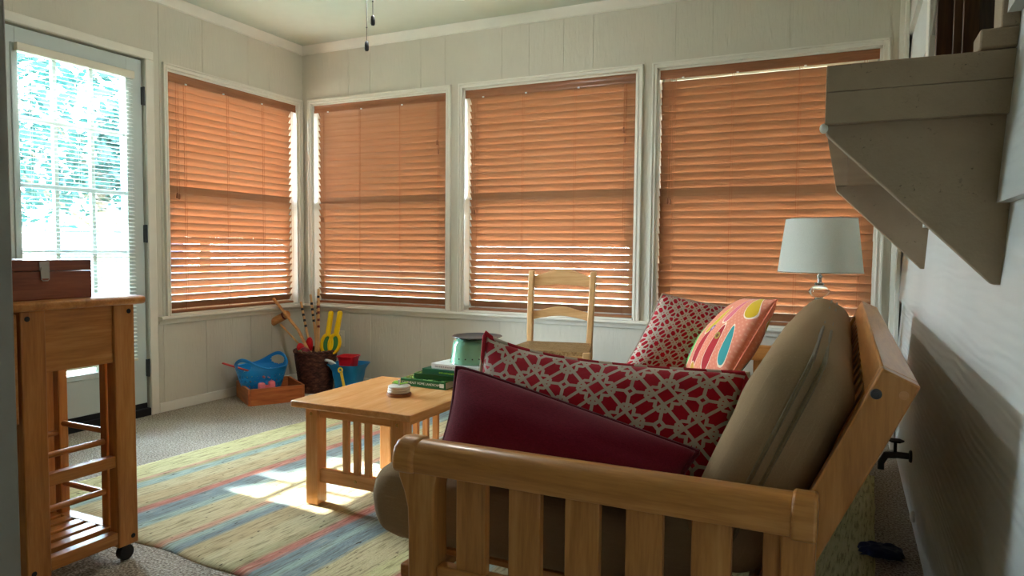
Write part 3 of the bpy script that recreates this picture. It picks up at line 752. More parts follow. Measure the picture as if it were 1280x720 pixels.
# ------------------------------------------------------------------ futon frame
fu = thing('futon_sofa', 'pale oak futon sofa frame with slatted arms along the siding wall', 'sofa', (0, 0, 0))
def arm(yc, name='arm_rail'):
    """one complete arm; near arm visible, slats and posts each a part"""
    ya, yb = yc - .04, yc + .04
    x0, x1 = 2.815, 3.600
    m = MB()
    prof = [(-.040, .498), (.040, .498), (.044, .512), (.043, .530), (.036, .549), (.022, .560), (0, .564), (-.022, .560), (-.036, .549), (-.043, .530), (-.044, .512)]
    m.prism([(yc + a, z) for a, z in prof], x0, x1, 'X'); ar = m.build('arm_rail', M_pine['X'], fu, bevel=.002)
    pr2 = [(a * 1.16, .500 + (z - .498) * 1.13 - .006) for a, z in prof]
    m = MB(); m.prism([(yc + a, z) for a, z in pr2], x0 - .045, x0 + .012, 'X'); m.build('arm_end_cap', M_pine['X'], fu, bevel=.012, seg=4)
    m = MB(); m.prism([(yc + a, z) for a, z in pr2], x1 - .012, x1 + .030, 'X'); m.build('arm_end_cap', M_pine['X'], fu, bevel=.006, seg=3)
    # front post flares towards the top
    pf = [(2.803, .0135), (2.868, .0135), (2.868, .46), (2.874, .498), (2.776, .498), (2.779, .480), (2.792, .450), (2.801, .415), (2.803, .37)]
    m = MB(); m.prism(pf, yc - .030, yc + .030, 'Y'); m.build('front_post', M_pine['Z'], fu, bevel=.004)
    m = MB(); m.box(3.572, 3.628, yc - .030, yc + .030, .0135, .498); m.build('rear_post', M_pine['Z'], fu, bevel=.004)
    for k in range(6):
        xc = 2.950 + k * .1255; MB().box(xc - .036, xc + .036, yc - .010, yc + .010, .288, .500).build('arm_slat', M_pine['Z'], fu, bevel=.002)
    MB().box(2.868, 3.572, yc - .017, yc + .017, .225, .290).build('arm_lower_rail', M_pine['X'], fu, bevel=.004)
arm(-2.76); arm(-.72)
# seat deck and back: lean direction of the backrest
for xx in (2.72, 3.36): MB().box(xx, xx + .045, -2.70, -.78, .17, .235).build('seat_rail', M_pine['Y'], fu, bevel=.004)
for k in range(9): 
    yy = -2.58 + k * .205; MB().box(2.725, 3.40, yy - .03, yy + .03, .235, .250).build('seat_slat', M_pine['X'], fu, bevel=.002)
bd = Vector((.417, 0, .909)); bn = Vector((.909, 0, -.417))     # up the back, and its rear normal
top = Vector((3.722, 0, .785))                                   # front upper edge of the back boards
def backbar(y0_, y1_, s0, s1, d0, d1, name, mat, bev=.004):
    m = MB(); P = lambda s_, d_: top + bd * s_ + bn * d_
    a, b_, c_, d_ = P(s0, d0), P(s1, d0), P(s1, d1), P(s0, d1)
    m.prism([(a.x, a.z), (b_.x, b_.z), (c_.x, c_.z), (d_.x, d_.z)], y0_, y1_, 'Y')
    return m.build(name, mat, fu, bevel=bev)
for (ya, yb) in ((-2.70, -2.655), (-.825, -.78)):
    sb = backbar(ya, yb, -.60, 0, 0, .066, 'back_side_board', M_pine['Z'])
    if ya < -2:
        for (s_, d_, mm, nm) in ((-.045, .012, M_darkmetal, 'bolt_head'), (-.026, .050, M_mallet, 'wood_plug')):
            p = top + bd * s_ + bn * d_
            MB().lathe([(0, .0018), (.004, .0018), (.0045, .003), (.0085, .003), (.0095, 0), (.0095, -.002)] if nm == 'bolt_head' else [(0, .001), (.0075, .001), (.0078, -.001)], 20, (p.x, ya, p.z), Matrix.Rotation(R(90), 4, 'X')).build(nm, mm, sb)
backbar(-2.655, -.825, -.062, 0, 0.0, .066, 'back_top_rail', M_pine['Y'])
backbar(-2.655, -.825, -.60, -.54, 0.006, .05, 'back_lower_rail', M_pine['Y'])
for k in range(15):
    yy = -2.60 + k * .123; backbar(yy - .028, yy + .028, -.54, -.062, .012, .028, 'back_slat', M_pine['Z'], .002)

# futon mattress: seat and back sections folded
def cushion_mesh(cx_, sx, sy, sz, r, n=26, bulge=(0, 0, .0), wr=.004, seed=0):
    bm = bmesh.new(); bmesh.ops.create_cube(bm, size=2.0)
    bmesh.ops.subdivide_edges(bm, edges=bm.edges[:], cuts=n, use_grid_fill=True)
    hx_, hy_, hz_ = sx/2, sy/2, sz/2
    for v in bm.verts:
        def rem(c): return math.copysign(abs(c) ** .8, c)
        p = Vector((rem(v.co.x) * hx_, rem(v.co.y) * hy_, rem(v.co.z) * hz_))
        q = Vector((max(-hx_ + r, min(hx_ - r, p.x)), max(-hy_ + r, min(hy_ - r, p.y)), max(-hz_ + r, min(hz_ - r, p.z))))
        d = p - q
        if d.length > 1e-6:
            # keep the surface: project on the rounded box
            L = max(abs(d.x), abs(d.y), abs(d.z)); d = d.normalized() * L
            p = q + d
        fx, fy, fz = p.x / hx_, p.y / hy_, p.z / hz_
        bu = Vector((bulge[0] * (1 - fy * fy) * (1 - fz * fz) * math.copysign(1, fx) * abs(fx), bulge[1] * (1 - fx * fx) * (1 - fz * fz) * fy, bulge[2] * (1 - fx * fx) * (1 - fy * fy) * fz))
        p += bu
        nn = noise.noise((p.x * 7 + seed, p.y * 4, p.z * 7)) + .5 * noise.noise((p.x * 15, p.y * 9 + seed, p.z * 15))
        p += (p - q).normalized() * (wr * nn) if (p - q).length > 1e-6 else Vector((0, 0, 0))
        v.co = p
    m = MB(); m.bm.free(); m.bm = bm
    return m
def loop_pts(sx, sy, r, z, n=10):
    pts = []
    for (cx_, cy_, a0) in ((sx/2 - r, sy/2 - r, 0), (-sx/2 + r, sy/2 - r, pi/2), (-sx/2 + r, -sy/2 + r, pi), (sx/2 - r, -sy/2 + r, 1.5*pi)):
        for k in range(n + 1): a = a0 + pi/2 * k/n; pts.append((cx_ + r * cos(a), cy_ + r * sin(a), z))
    return pts
fm = thing('futon_mattress', 'thick olive-brown futon mattress folded over the oak sofa frame', 'mattress', (0, 0, 0))
sx, sy, sz = .88, 1.86, .195
seat = cushion_mesh(0, sx, sy, sz, .085, bulge=(.0, 0, .02), wr=.006, seed=3).build('seat_section', M_matt, fm); seat.location = (3.015, -1.74, .252 + .098)
back_sz = .185
bk = cushion_mesh(0, .47, sy, back_sz, .076, bulge=(.006, 0, .018), wr=.007, seed=11).build('back_section', M_matt, fm)
# orient local x up the backrest, local z to the front
ex = Vector((.40, 0, .916)).normalized(); ey = Vector((0, 1, 0)); ez = ex.cross(ey)
ctr = top - bn * (back_sz/2 + .001) + ex * (-.284) + Vector((0, -1.74, 0))
mm = Matrix((ex, ey, ez)).transposed().to_4x4(); mm.translation = ctr
bk.matrix_world = mm
# dark zip seam along the near end of the back section and piping
for z_ in (-.012, .010):
    MB().tube(loop_pts(.47 + .003, sy + .004, .07, z_), .0045, 8, closed=True).build('piping', M_mattpipe, bk)

# ------------------------------------------------------------------ pillows
def pillow(name, label, BL, BR, TR, TL, T, mat, pipemat=None, n=36, pinch=.05, pip=.006, sag=0.0, piping=True, power=2.4, skew=(0, 0)):
    BL, BR, TR, TL = map(Vector, (BL, BR, TR, TL))
    ctr_ = (BL + BR + TR + TL) / 4
    nrm = (BR - BL).cross(TL - BL).normalized()
    r = thing(name, label, 'pillow', tuple(ctr_))
    bm = bmesh.new(); uvl = bm.loops.layers.uv.new('UVMap')
    def P(u, v):
        uu = .5 + (u - .5) * (1 - pinch * sin(pi * v) ** 1.0); vv = .5 + (v - .5) * (1 - pinch * sin(pi * u))
        return BL.lerp(BR, uu).lerp(TL.lerp(TR, uu), vv) - ctr_ - Vector((0, 0, sag * v * sin(pi * u ** .6)))
    def th(u, v):
        a = max(0, 1 - abs(2 * u - 1) ** power); b_ = max(0, 1 - abs(2 * v - 1) ** power)
        return T * (a * b_) ** .5
    front, back = {}, {}
    for i in range(n + 1):
        for j in range(n + 1):
            u, v = i / n, j / n; p = P(u, v); t_ = th(u, v)
            wv = noise.noise((u * 3.1 + ctr_.x * 9, v * 3.1, 2)) * .010 * min(1, t_ / (T * .4))
            edge = i in (0, n) or j in (0, n)
            front[i, j] = bm.verts.new(p + nrm * (t_ * .5 + wv))
            back[i, j] = front[i, j] if edge else bm.verts.new(p - nrm * (t_ * .5 - wv))
    for i in range(n):
        for j in range(n):
            q = ((i, j), (i+1, j), (i+1, j+1), (i, j+1))
            for dct, rev in ((front, 0), (back, 1)):
                vs = [dct[k] for k in q]
                f = bm.faces.new(vs[::-1] if rev else vs); f.smooth = True
                for l, k in zip(f.loops, q[::-1] if rev else q): l[uvl].uv = (k[0] / n, k[1] / n)
    me = bpy.data.meshes.new('cover'); bm.to_mesh(me); bm.free(); me.materials.append(mat)
    o = bpy.data.objects.new('cover', me); COL.objects.link(o); o.parent = r
    if piping:
        pts = [P(i / n, 0) for i in range(n)] + [P(1, j / n) for j in range(n)] + [P(1 - i / n, 1) for i in range(n)] + [P(0, 1 - j / n) for j in range(n)]
        MB().tube(pts, pip, 8, closed=True).build('piping', pipemat or mat, r)
    return r
pillow('throw_pillow', 'plain burgundy pillow with piping, nearest, behind the slatted arm', (2.785, -2.66, .452), (3.36, -2.665, .452), (3.385, -2.54, .552), (2.775, -2.53, .685), .17, M_burg, M_burgpipe, pinch=.05, pip=.0055, sag=-.010)
t = NT('red_cream_striped_piping'); vv_ = t.coord(); ss = t.sep(vv_)
k_ = t.math('GREATER_THAN', t.math('FRACT', t.math('MULTIPLY', t.math('ADD', ss[0], t.math('MULTIPLY', ss[2], .7)), 11)), .62)
M_pipe_lat = t.done(t.principled(t.mix(k_, C(170, 24, 42), C(196, 176, 158)), .9))
pillow('throw_pillow', 'long red pillow with large cream trellis print, behind the burgundy pillow', (2.775, -2.49, .452), (3.43, -2.44, .452), (3.455, -2.30, .690), (2.752, -2.33, .752), .14, M_lat_big, M_pipe_lat, pinch=.03, pip=.007, sag=.032)
pillow('throw_pillow', 'red pillow with small cream trellis print, at the far end by the chair', (2.80, -1.20, .452), (3.24, -1.02, .452), (3.30, -.93, .735), (2.945, -1.05, .800), .15, M_lat_small, M_lat_small, pinch=.04, pip=.004)
pillow('throw_pillow', 'small coral pillow with bright paisley drops, leaning on the mattress back', (3.02, -1.02, .475), (3.26, -1.47, .465), (3.44, -1.40, .815), (3.28, -1.02, .79), .15, M_paisley, M_paisley, pinch=.03, pip=.003)

# ------------------------------------------------------------------ rush chair
cr = thing('ladderback_chair', 'light beech ladder-back chair with woven rush seat under the windows', 'chair', (2.265, -.62, .0135), R(11))
sh = .45; fwid, bwid, dp = .41, .335, .36
for s_ in (-1, 1):
    # rear post: straight below the seat, raked above
    m = MB(); pts = [(s_*bwid/2 - 0, dp/2, 0), (s_*bwid/2, dp/2, .25), (s_*bwid/2, dp/2, .46), (s_*(bwid/2 + .004), dp/2 + .018, .62), (s_*(bwid/2 + .008), dp/2 + .062, .855)]
    for a, b_ in zip(pts, pts[1:]): pass
    prof = []
    for (x, y, z) in pts: prof.append((x, y, z))
    rings = []
    for (x, y, z) in prof:
        w_ = .017 if z < .7 else .016
        rings.append([m.bm.verts.new((x + a * w_, y + b_ * .0165, z)) for a, b_ in ((-1, -1), (1, -1), (1, 1), (-1, 1))])
    for A, B in zip(rings, rings[1:]):
        for k in range(4): m.bm.faces.new((A[k], A[(k+1)%4], B[(k+1)%4], B[k]))
    m.bm.faces.new(rings[0][::-1]); m.bm.faces.new(rings[-1])
    m.build('rear_leg', M_chairw['Z'], cr, bevel=.006, seg=3)
    m = MB(); m.box(s_*fwid/2 - .018, s_*fwid/2 + .018, -dp/2 - .018, -dp/2 + .018, 0, sh + .012); m.build('front_leg', M_chairw['Z'], cr, bevel=.005, seg=3)
    for zz in (.16, .30): MB().tube([(s_*fwid/2, -dp/2, zz), (s_*bwid/2, dp/2, zz + .01)], .010, 10).build('stretcher', M_chairw['Y'], cr)
    MB().bar((s_*fwid/2, -dp/2, sh - .02), (s_*bwid/2, dp/2, sh - .02), .022, .034).build('seat_rail', M_chairw['Y'], cr, bevel=.003)
MB().box(-fwid/2, fwid/2, -dp/2 - .011, -dp/2 + .011, sh - .045, sh - .008).build('seat_rail', M_chairw['X'], cr, bevel=.003)
MB().box(-bwid/2, bwid/2, dp/2 - .011, dp/2 + .011, sh - .04, sh - .01).build('seat_rail', M_chairw['X'], cr, bevel=.003)
MB().tube([(-fwid/2, -dp/2, .22), (fwid/2, -dp/2, .22)], .010, 10).build('stretcher', M_chairw['X'], cr)
# rush seat: four woven triangles, pillowed
m = MB(); n = 24
g = {}
for i in range(n + 1):
    for j in range(n + 1):
        u, v = i / n * 2 - 1, j / n * 2 - 1
        wx = (fwid/2 + (bwid/2 - fwid/2) * (v + 1) / 2) + .012
        z = sh + .012 + .006 * (1 - max(abs(u), abs(v)) ** 4) - .010 * (1 - max(abs(u), abs(v))) + (.0018 if (int((max(abs(u), abs(v))) * 24) % 2) else 0)
        g[i, j] = m.bm.verts.new((u * wx, v * (dp/2 + .004), z - .0))
for i in range(n):
    for j in range(n): m.bm.faces.new((g[i, j], g[i+1, j], g[i+1, j+1], g[i, j+1]))
bd_ = [e for e in m.bm.edges if e.is_boundary]; rr = bmesh.ops.extrude_edge_only(m.bm, edges=bd_)
for q in rr['geom']:
    if isinstance(q, bmesh.types.BMVert): q.co.z = sh - .022
m.build('rush_seat', M_rush, cr, angle=60)
def slat(z0_, hgt, archb, archt, y, lean, nm):
    m = MB(); N = 20; fr, bk_ = [], []
    for k in range(N + 1):
        u = k / N; x = -bwid/2 + bwid * u; c_ = sin(pi * u); yb = y + .012 * c_
        zb = z0_ + archb * c_; zt = z0_ + hgt + archt * (.5 - .5 * cos(2 * pi * u)) ** .9
        fr.append([(x, yb - .007, zb), (x, yb - .007 + lean, zt), (x, yb + .007 + lean, zt), (x, yb + .007, zb)])
    R_ = [[m.bm.verts.new(p) for p in q] for q in fr]
    for A, B in zip(R_, R_[1:]):
        for k in range(4): m.bm.faces.new((A[k], A[(k+1)%4], B[(k+1)%4], B[k]))
    m.bm.faces.new(R_[0][::-1]); m.bm.faces.new(R_[-1])
    m.build(nm, M_chairw['X'], cr, bevel=.002)
slat(.765, .062, .014, .042, dp/2 + .048, .014, 'top_rail')
slat(.580, .048, .026, .030, dp/2 + .014, .010, 'back_slat')

# ------------------------------------------------------------------ lamp and end table
et = thing('end_table', 'small oak side table under the lamp behind the futon', 'table', (3.55, -.375, 0))
MB().box(-.2, .2, -.2, .2, .52, .545).build('table_top', M_pine['X'], et, bevel=.004)
for a in (-1, 1):
    for b_ in (-1, 1): MB().box(a*.165 - .02, a*.165 + .02, b_*.165 - .02, b_*.165 + .02, 0.0, .52).build('leg', M_pine['Z'], et, bevel=.003)
for b_ in (-1, 1): MB().box(-.145, .145, b_*.165 - .01, b_*.165 + .01, .455, .52).build('apron', M_pine['X'], et)
la = thing('table_lamp', 'table lamp with white drum shade on stacked clear glass balls', 'lamp', (3.545, -.40, .5455))
MB().lathe([(.0, 0), (.075, 0), (.078, .006), (.07, .014), (.03, .020), (.016, .026), (0, .026)], 40).build('base', M_chrome, la)
zz = .024
for k, (rr_, hh) in enumerate(((.064, .100), (.058, .080), (.047, .064))):
    z_ = zz + hh / 2
    pts = [(.010 + (rr_ - .010) * (sin(pi * q / 14) ** .75), zz + hh * (q / 14)) for q in range(15)]
    MB().lathe([(0.0, zz)] + pts + [(0.0, zz + hh)], 40).build('glass_ball', M_clear, la)
    MB().lathe([(0, zz + hh - .001), (.020, zz + hh - .001), (.023, zz + hh + .004), (.020, zz + hh + .010), (0, zz + hh + .010)], 28).build('collar', M_chrome, la)
    zz += hh + .009
MB().lathe([(0, zz), (.011, zz), (.009, zz + .02), (.014, zz + .026), (.014, zz + .034), (.008, zz + .038), (.008, zz + .11), (0, zz + .11)], 24).build('neck', M_chrome, la)
zb = .343; ht = .258
m = MB(); m.lathe([(.190, zb), (.158, zb + ht), (.155, zb + ht), (.187, zb), (.190, zb)], 64); m.build('lamp_shade', M_shade, la)
m = MB(); m.tube([(.1905 * cos(2*pi*k/48), .1905 * sin(2*pi*k/48), zb + .003) for k in range(48)], .0022, 6, closed=True); m.tube([(.1585 * cos(2*pi*k/48), .1585 * sin(2*pi*k/48), zb + ht - .002) for k in range(48)], .0022, 6, closed=True)
m.tube([(-.156, 0, zb + ht - .015), (.156, 0, zb + ht - .015)], .0018, 6); m.tube([(0, -.156, zb + ht - .015), (0, .156, zb + ht - .015)], .0018, 6); m.tube([(0, 0, zz + .1), (0, 0, zb + ht - .012)], .003, 8)
m.build('shade_frame', M_chrome, la)

# ------------------------------------------------------------------ wooden crate, blue basket
crt = thing('wooden_crate', 'shallow reddish wooden crate on the carpet holding the blue basket', 'crate', (.275, -.63, 0), R(58))
L_, D_, Hc, tk = .335, .36, .105, .014
ang = 0
MB().box(-L_/2, L_/2, -D_/2, D_/2, .0, .010).build('bottom', M_crate['X'], crt)
for s_ in (-1, 1):
    MB().box(s_*L_/2 - tk/2, s_*L_/2 + tk/2, -D_/2, D_/2, .0, Hc).build('side_board', M_crate['Y'], crt, bevel=.0015)
    MB().box(-L_/2 + tk/2, L_/2 - tk/2, s_*D_/2 - tk/2 - 0, s_*D_/2 + tk/2 , .0, Hc).build('side_board', M_crate['X'], crt, bevel=.0015)
bb = thing('plastic_basket', 'bright blue perforated plastic basket with two loop handles, in the crate', 'basket', (.222, -.648, .0105), R(97))
bb.scale = (1.1, 1.1, 1.03)
# body: oval bucket whose rim rises into two handles with oval holes; grid of quads with round holes cut by dropping cells and rounding
def basket_body():
    m = MB(); NA, NZ = 144, 60
    def rad(a, h): 
        ax, ay = .086 + .078 * h ** .7, .074 + .060 * h ** .7
        return ax * cos(a), ay * sin(a)
    def rim(a): return .196 + .066 * (.5 + .5 * cos(2 * a)) ** 2.2
    holes = []
    for row in range(4):
        for k in range(26):
            a = 2*pi*(k + .5*(row % 2))/26; holes.append((a, .055 + row * .031, .0094))
    V = {}
    def P(i, j, off):
        a = 2*pi*i/NA; z = rim(a) * j/NZ; h = min(1, z/.19)
        x, y = rad(a, h); L0 = sqrt(x*x + y*y); return Vector((x*(1 - off/L0), y*(1 - off/L0), z)), a, z
    keep = {}
    def cut(a, z):
        for (ha, hz, r_) in holes:
            da = (a - ha + pi) % (2*pi) - pi
            if abs(da) < .12 and (da * .14) ** 2 + (z - hz) ** 2 < r_ * r_ and abs(sin(a)) > .0: return True
        for ha in (0, pi):
            da = (a - ha + pi) % (2*pi) - pi
            if ((da * .165) / .062) ** 2 + ((z - .215) / .030) ** 2 < 1: return True
        return False
    for off in (0, .003):
        for i in range(NA):
            for j in range(NZ + 1): V[off, i, j] = m.bm.verts.new(P(i, j, off)[0])
    for i in range(NA):
        for j in range(NZ):
            a = 2*pi*(i + .5)/NA; z = rim(a) * (j + .5)/NZ
            keep[i, j] = not cut(a, z)
    for (i, j), k in keep.items():
        if not k: continue
        i2 = (i + 1) % NA
        m.bm.faces.new((V[0, i, j], V[0, i2, j], V[0, i2, j+1], V[0, i, j+1])); m.bm.faces.new((V[.003, i, j], V[.003, i, j+1], V[.003, i2, j+1], V[.003, i2, j]))
        for (ni, nj, e1, e2) in (((i - 1) % NA, j, (i, j), (i, j+1)), (i2, j, (i2, j), (i2, j+1)), (i, j - 1, (i, j), (i2, j)), (i, j + 1, (i, j+1), (i2, j+1))):
            if nj < 0 or nj >= NZ or not keep[ni, nj]:
                m.bm.faces.new((V[0, e1[0], e1[1]], V[0, e2[0], e2[1]], V[.003, e2[0], e2[1]], V[.003, e1[0], e1[1]]))
    for q in [v for v in m.bm.verts if not v.link_faces]: m.bm.verts.remove(q)
    # bottom
    n0 = len(m.bm.verts)
    bt = [m.bm.verts.new((rad(2*pi*k/48, 0)[0], rad(2*pi*k/48, 0)[1], .001)) for k in range(48)]; m.bm.faces.new(bt)
    # rolled rim
    m.tube([Vector((rad(2*pi*k/96, 1)[0], rad(2*pi*k/96, 1)[1], rim(2*pi*k/96))) for k in range(96)], .0055, 8, closed=True)
    return m
basket_body().build('body', M_blue, bb, angle=70)
sv = thing('toy_spade', 'faded red toy spade sticking out over the left of the blue basket', 'toy', (0, 0, 0))
MB().bar((.035, -.80, .238), (.235, -.70, .172), .020, .010).build('handle', M_coralpl, sv, bevel=.004)
m = MB(); m.bar((.23, -.70, .174), (.30, -.64, .125), .075, .008); m.build('blade', M_coralpl, sv, bevel=.004)
pk = thing('toy_block', 'small pink plastic toy piece leaning in the front of the wooden crate', 'toy', (.368, -.752, .0605), R(58))
m = MB(); m.box(-.052, -.010, -.022, .022, -.049, .074).box(.010, .052, -.022, .022, -.049, .080).box(-.012, .012, -.018, .018, -.049, .058); m.build('body', M_pinkpl, pk, bevel=.012, seg=3)
MB().lathe([(0, .004), (.014, .003), (.016, -.002)], 16, (.0, -.0195, .045), Matrix.Rotation(R(90), 4, 'X')).build('knob', M_pinkpl, pk)

# ------------------------------------------------------------------ wicker basket and its contents
BX, BY = .372, -.30
wk = thing('wicker_basket', 'dark brown woven basket in the corner holding croquet sticks', 'basket', (BX, BY, 0))
m = MB(); NA, NZ = 120, 60; rings = []
for j in range(NZ + 1):
    h = j / NZ; ring = []
    for i in range(NA):
        a = 2*pi*i/NA
        row = int(h * 24); ph = (row % 2) * pi
        r_ = .106 + .038 * h ** .85 + .0035 * sin(a * 30 + ph) * abs(sin(pi * h * 24))
        ring.append(m.bm.verts.new((r_ * cos(a), r_ * sin(a), .28 * h)))
    rings.append(ring)
for A, B in zip(rings, rings[1:]):
    for k in range(NA): m.bm.faces.new((A[k], A[(k+1)%NA], B[(k+1)%NA], B[k]))
inner = [[m.bm.verts.new((r_ * cos(2*pi*k/NA), r_ * sin(2*pi*k/NA), z_)) for k in range(NA)] for r_, z_ in ((.132, .28), (.098, .012))]
for A, B in ((rings[-1], inner[0]), (inner[0], inner[1])):
    for k in range(NA): m.bm.faces.new((A[k], A[(k+1)%NA], B[(k+1)%NA], B[k]))
m.bm.faces.new(inner[1]); m.bm.faces.new(rings[0][::-1])
m.build('woven_body', M_wicker, wk, angle=80)
m = MB()
for s_ in (0, 1): m.tube([((.140 + .004 * sin(k * .9 + s_ * pi)) * cos(2*pi*k/90), (.140 + .004 * sin(k * .9 + s_ * pi)) * sin(2*pi*k/90), .281 + .006 * cos(k * .9 + s_ * pi)) for k in range(90)], .0085, 8, closed=True)
m.build('braided_rim', M_wicker, wk)
def stick(label, topp, botp, r, bands, bcol, cat='croquet stake'):
    T_, B_ = Vector(topp), Vector(botp)
    d = (T_ - B_); L = d.length; q = d.to_track_quat('Z', 'Y')
    root = thing('croquet_stake', label, cat, tuple(B_)); root.rotation_euler = q.to_euler()
    MB().lathe([(0, 0), (r * .7, .0), (r, .03), (r, L - .006), (r * .75, L), (0, L)], 16).build('shaft', M_stick, root)
    for z_ in bands: MB().lathe([(r, L - z_ - .008), (r + .0008, L - z_ - .008), (r + .0008, L - z_ + .008), (r, L - z_ + .008)], 16).build('painted_band', bcol, root)
    return root
M_bandk = paint('black_band', C(24, 26, 34), .5); M_bandr = paint('dark_red_band', C(110, 30, 34), .5)
stick('croquet stake with black bands leaning left, second from the left', (.215, -.27, .610), (.39, -.30, .03), .0085, (.055, .095, .135, .175), M_bandk)
stick('croquet stake with black bands leaning slightly left, third from the left', (.285, -.25, .662), (.405, -.28, .03), .0085, (.065, .105, .145, .185), M_bandk)
stick('tallest upright croquet stake with black bands', (.375, -.27, .705), (.39, -.34, .03), .0085, (.055, .09, .13, .17), M_bandk)
stick('upright croquet stake with dark red bands beside the tallest one', (.400, -.30, .640), (.42, -.33, .03), .0085, (.055, .095, .145, .19), M_bandr)
mh = thing('croquet_mallet', 'plain long wooden mallet shaft leaning far left out of the basket', 'croquet mallet', (0, 0, 0))
MB().tube([(.020, -.33, .628), (.24, -.32, .412), (.425, -.31, .10)], .0105, 14).build('shaft', M_mallet, mh)
MB().tube([(.40, -.345, .075), (.42, -.275, .075)], .028, 16).build('mallet_head', M_mallet, mh)
ml = thing('croquet_mallet', 'croquet mallet with its striped head up, at the left of the basket', 'croquet mallet', (0, 0, 0))
MB().tube([(.055, -.30, .445), (.27, -.28, .262), (.31, -.28, .23)], .0065, 12).build('shaft', M_stick, ml)
hd_a, hd_b = Vector((-.068, -.315, .428)), Vector((.112, -.285, .522))
MB().tube([hd_a, hd_a.lerp(hd_b, .03), hd_a.lerp(hd_b, .97), hd_b], [.024, .028, .028, .024], 20).build('mallet_head', M_mallet, ml)
for f_ in (.16, .84): MB().tube([hd_a.lerp(hd_b, f_ - .03), hd_a.lerp(hd_b, f_ + .03)], .0285, 20).build('painted_band', M_bandr, ml)
# yellow scoop paddles: grip + open hoop + green mesh
def paddle(label, base, topp, face, lbl_green=True):
    B_, T_ = Vector(base), Vector(topp); d = (T_ - B_).normalized(); f_ = Vector(face); f_ = (f_ - d * f_.dot(d)).normalized(); s_ = d.cross(f_)
    root = thing('toy_paddle', label, 'toy', (0, 0, 0)); L = (T_ - B_).length
    # hoop at the lower half
    c0 = B_ + d * (L * .36); pts = []
    for k in range(32):
        a = 2*pi*k/32; pts.append(c0 + d * (.066 * cos(a)) + s_ * (.034 * sin(a)))
    MB().tube(pts, .012, 10, closed=True, flat=1.0).build('hoop', M_yel, root)
    m = MB(); m.tube([c0 + d * .064, c0 + d * .10, B_ + d * (L * .8), T_ - d * .01, T_], [.017, .019, .018, .018, .011], 14); m.build('grip', M_yel, root)
    m = MB(); vs = [m.bm.verts.new(p * .94 + c0 * .06) for p in pts]; m.bm.faces.new(vs); e = bmesh.ops.extrude_face_region(m.bm, geom=m.bm.faces[:]); bmesh.ops.translate(m.bm, vec=f_ * .003, verts=[x for x in e['geom'] if isinstance(x, bmesh.types.BMVert)])
    m.build('mesh_panel', M_green, root)
paddle('yellow toy paddle, left one of the pair standing in the wicker basket', (.455, -.31, .21), (.530, -.325, .562), (.75, -1, 0))
paddle('yellow toy paddle, right one of the pair standing in the wicker basket', (.492, -.285, .21), (.580, -.29, .562), (.85, -1, 0))
# red toys
for k, (p, rt_, lb, s) in enumerate((((.268, -.325, .275), (0, R(-15), R(20)), 'round red toy shovel blade at the left of the wicker basket', (.035, .014, .055)), ((.300, -.29, .300), (0, R(12), R(10)), 'red toy shovel blade standing among the sticks', (.032, .014, .07)))):
    r_ = thing('toy_shovel', lb, 'toy', p); r_.rotation_euler = rt_
    MB().sphere((0, 0, 0), 1.0, s, 24).build('blade', M_redpl, r_)
    MB().tube([(0, 0, -s[2] * .8), (.01, 0, -.17)], .009, 10).build('handle', M_redpl, r_)
r_ = thing('toy_ball', 'dark red and green toy ball low among the croquet sticks', 'toy', (.335, -.37, .268))
MB().sphere((0, 0, 0), .040, (1, 1, 1), 24).build('shell', paint('maroon_plastic', C(130, 28, 50), .4), r_)
MB().tube([(-.0405 * cos(a_), -.0405 * sin(a_) * .9, .0405 * sin(a_) * .44) for a_ in [R(-20 + 8 * q) for q in range(16)]], .006, 8).build('stripe', M_green, r_)

# ------------------------------------------------------------------ beach pail
pl = thing('beach_pail', 'blue castle-shaped toy pail beside the wicker basket', 'toy pail', (.612, -.245, 0), R(8))
def sq(r_, z_, n=64, p=5.0, cren=0):
    out = []
    for k in range(n):
        a = 2*pi*k/n; c_, s_ = cos(a), sin(a); q = (abs(c_) ** p + abs(s_) ** p) ** (-1/p)
        q *= 1 + (cren if (k // 2) % 4 < 2 else 0)
        out.append((r_ * q * c_, r_ * q * s_, z_))
    return out
m = MB(); prev = None
levels = [(.088, 0), (.090, .004), (.094, .03, .018), (.100, .07, .018), (.103, .09), (.108, .11, .018), (.113, .14, .018), (.117, .158), (.135, .185), (.150, .200), (.152, .204), (.148, .204), (.132, .188), (.112, .150), (.086, .006)]
for lv in levels:
    ring = [m.bm.verts.new(p) for p in sq(lv[0] * .80, lv[1], cren=lv[2] if len(lv) > 2 else 0)]
    if prev:
        for k in range(64): m.bm.faces.new((prev[k], prev[(k+1)%64], ring[(k+1)%64], ring[k]))
    else: m.bm.faces.new(ring[::-1])
    prev = ring
m.bm.faces.new(prev)
m.build('body', M_blue2, pl, angle=35)
m = MB(); m.bar((.012, -.122, .172), (.052, -.136, .035), .020, .006, (0, 1, 0)); m.build('handle_strap', M_yel2, pl, bevel=.002)
m = MB(); m.tube([(.010 + .014 * cos(2*pi*k/20), -.126, .176 + .014 * sin(2*pi*k/20)) for k in range(20)], .006, 8, closed=True); m.build('handle_eye', M_yel2, pl)
wr = MB(); wr.tube([Vector((.492, -.28, .212)), (.488, -.32, .222), (.50, -.35, .23), (.525, -.36, .232), (.555, -.352, .225), (.575, -.345, .214), (.55, -.35, .210), (.515, -.33, .210)], .009, 10, closed=True)
tag(wr.build('toy_ring', M_whitepl), 'white plastic loop resting on the left rim of the blue pail', 'toy')
rm = thing('sand_mould', 'square red sand mould on top of the blue pail', 'toy', (.622, -.26, .178), R(12))
m = MB(); prev = None
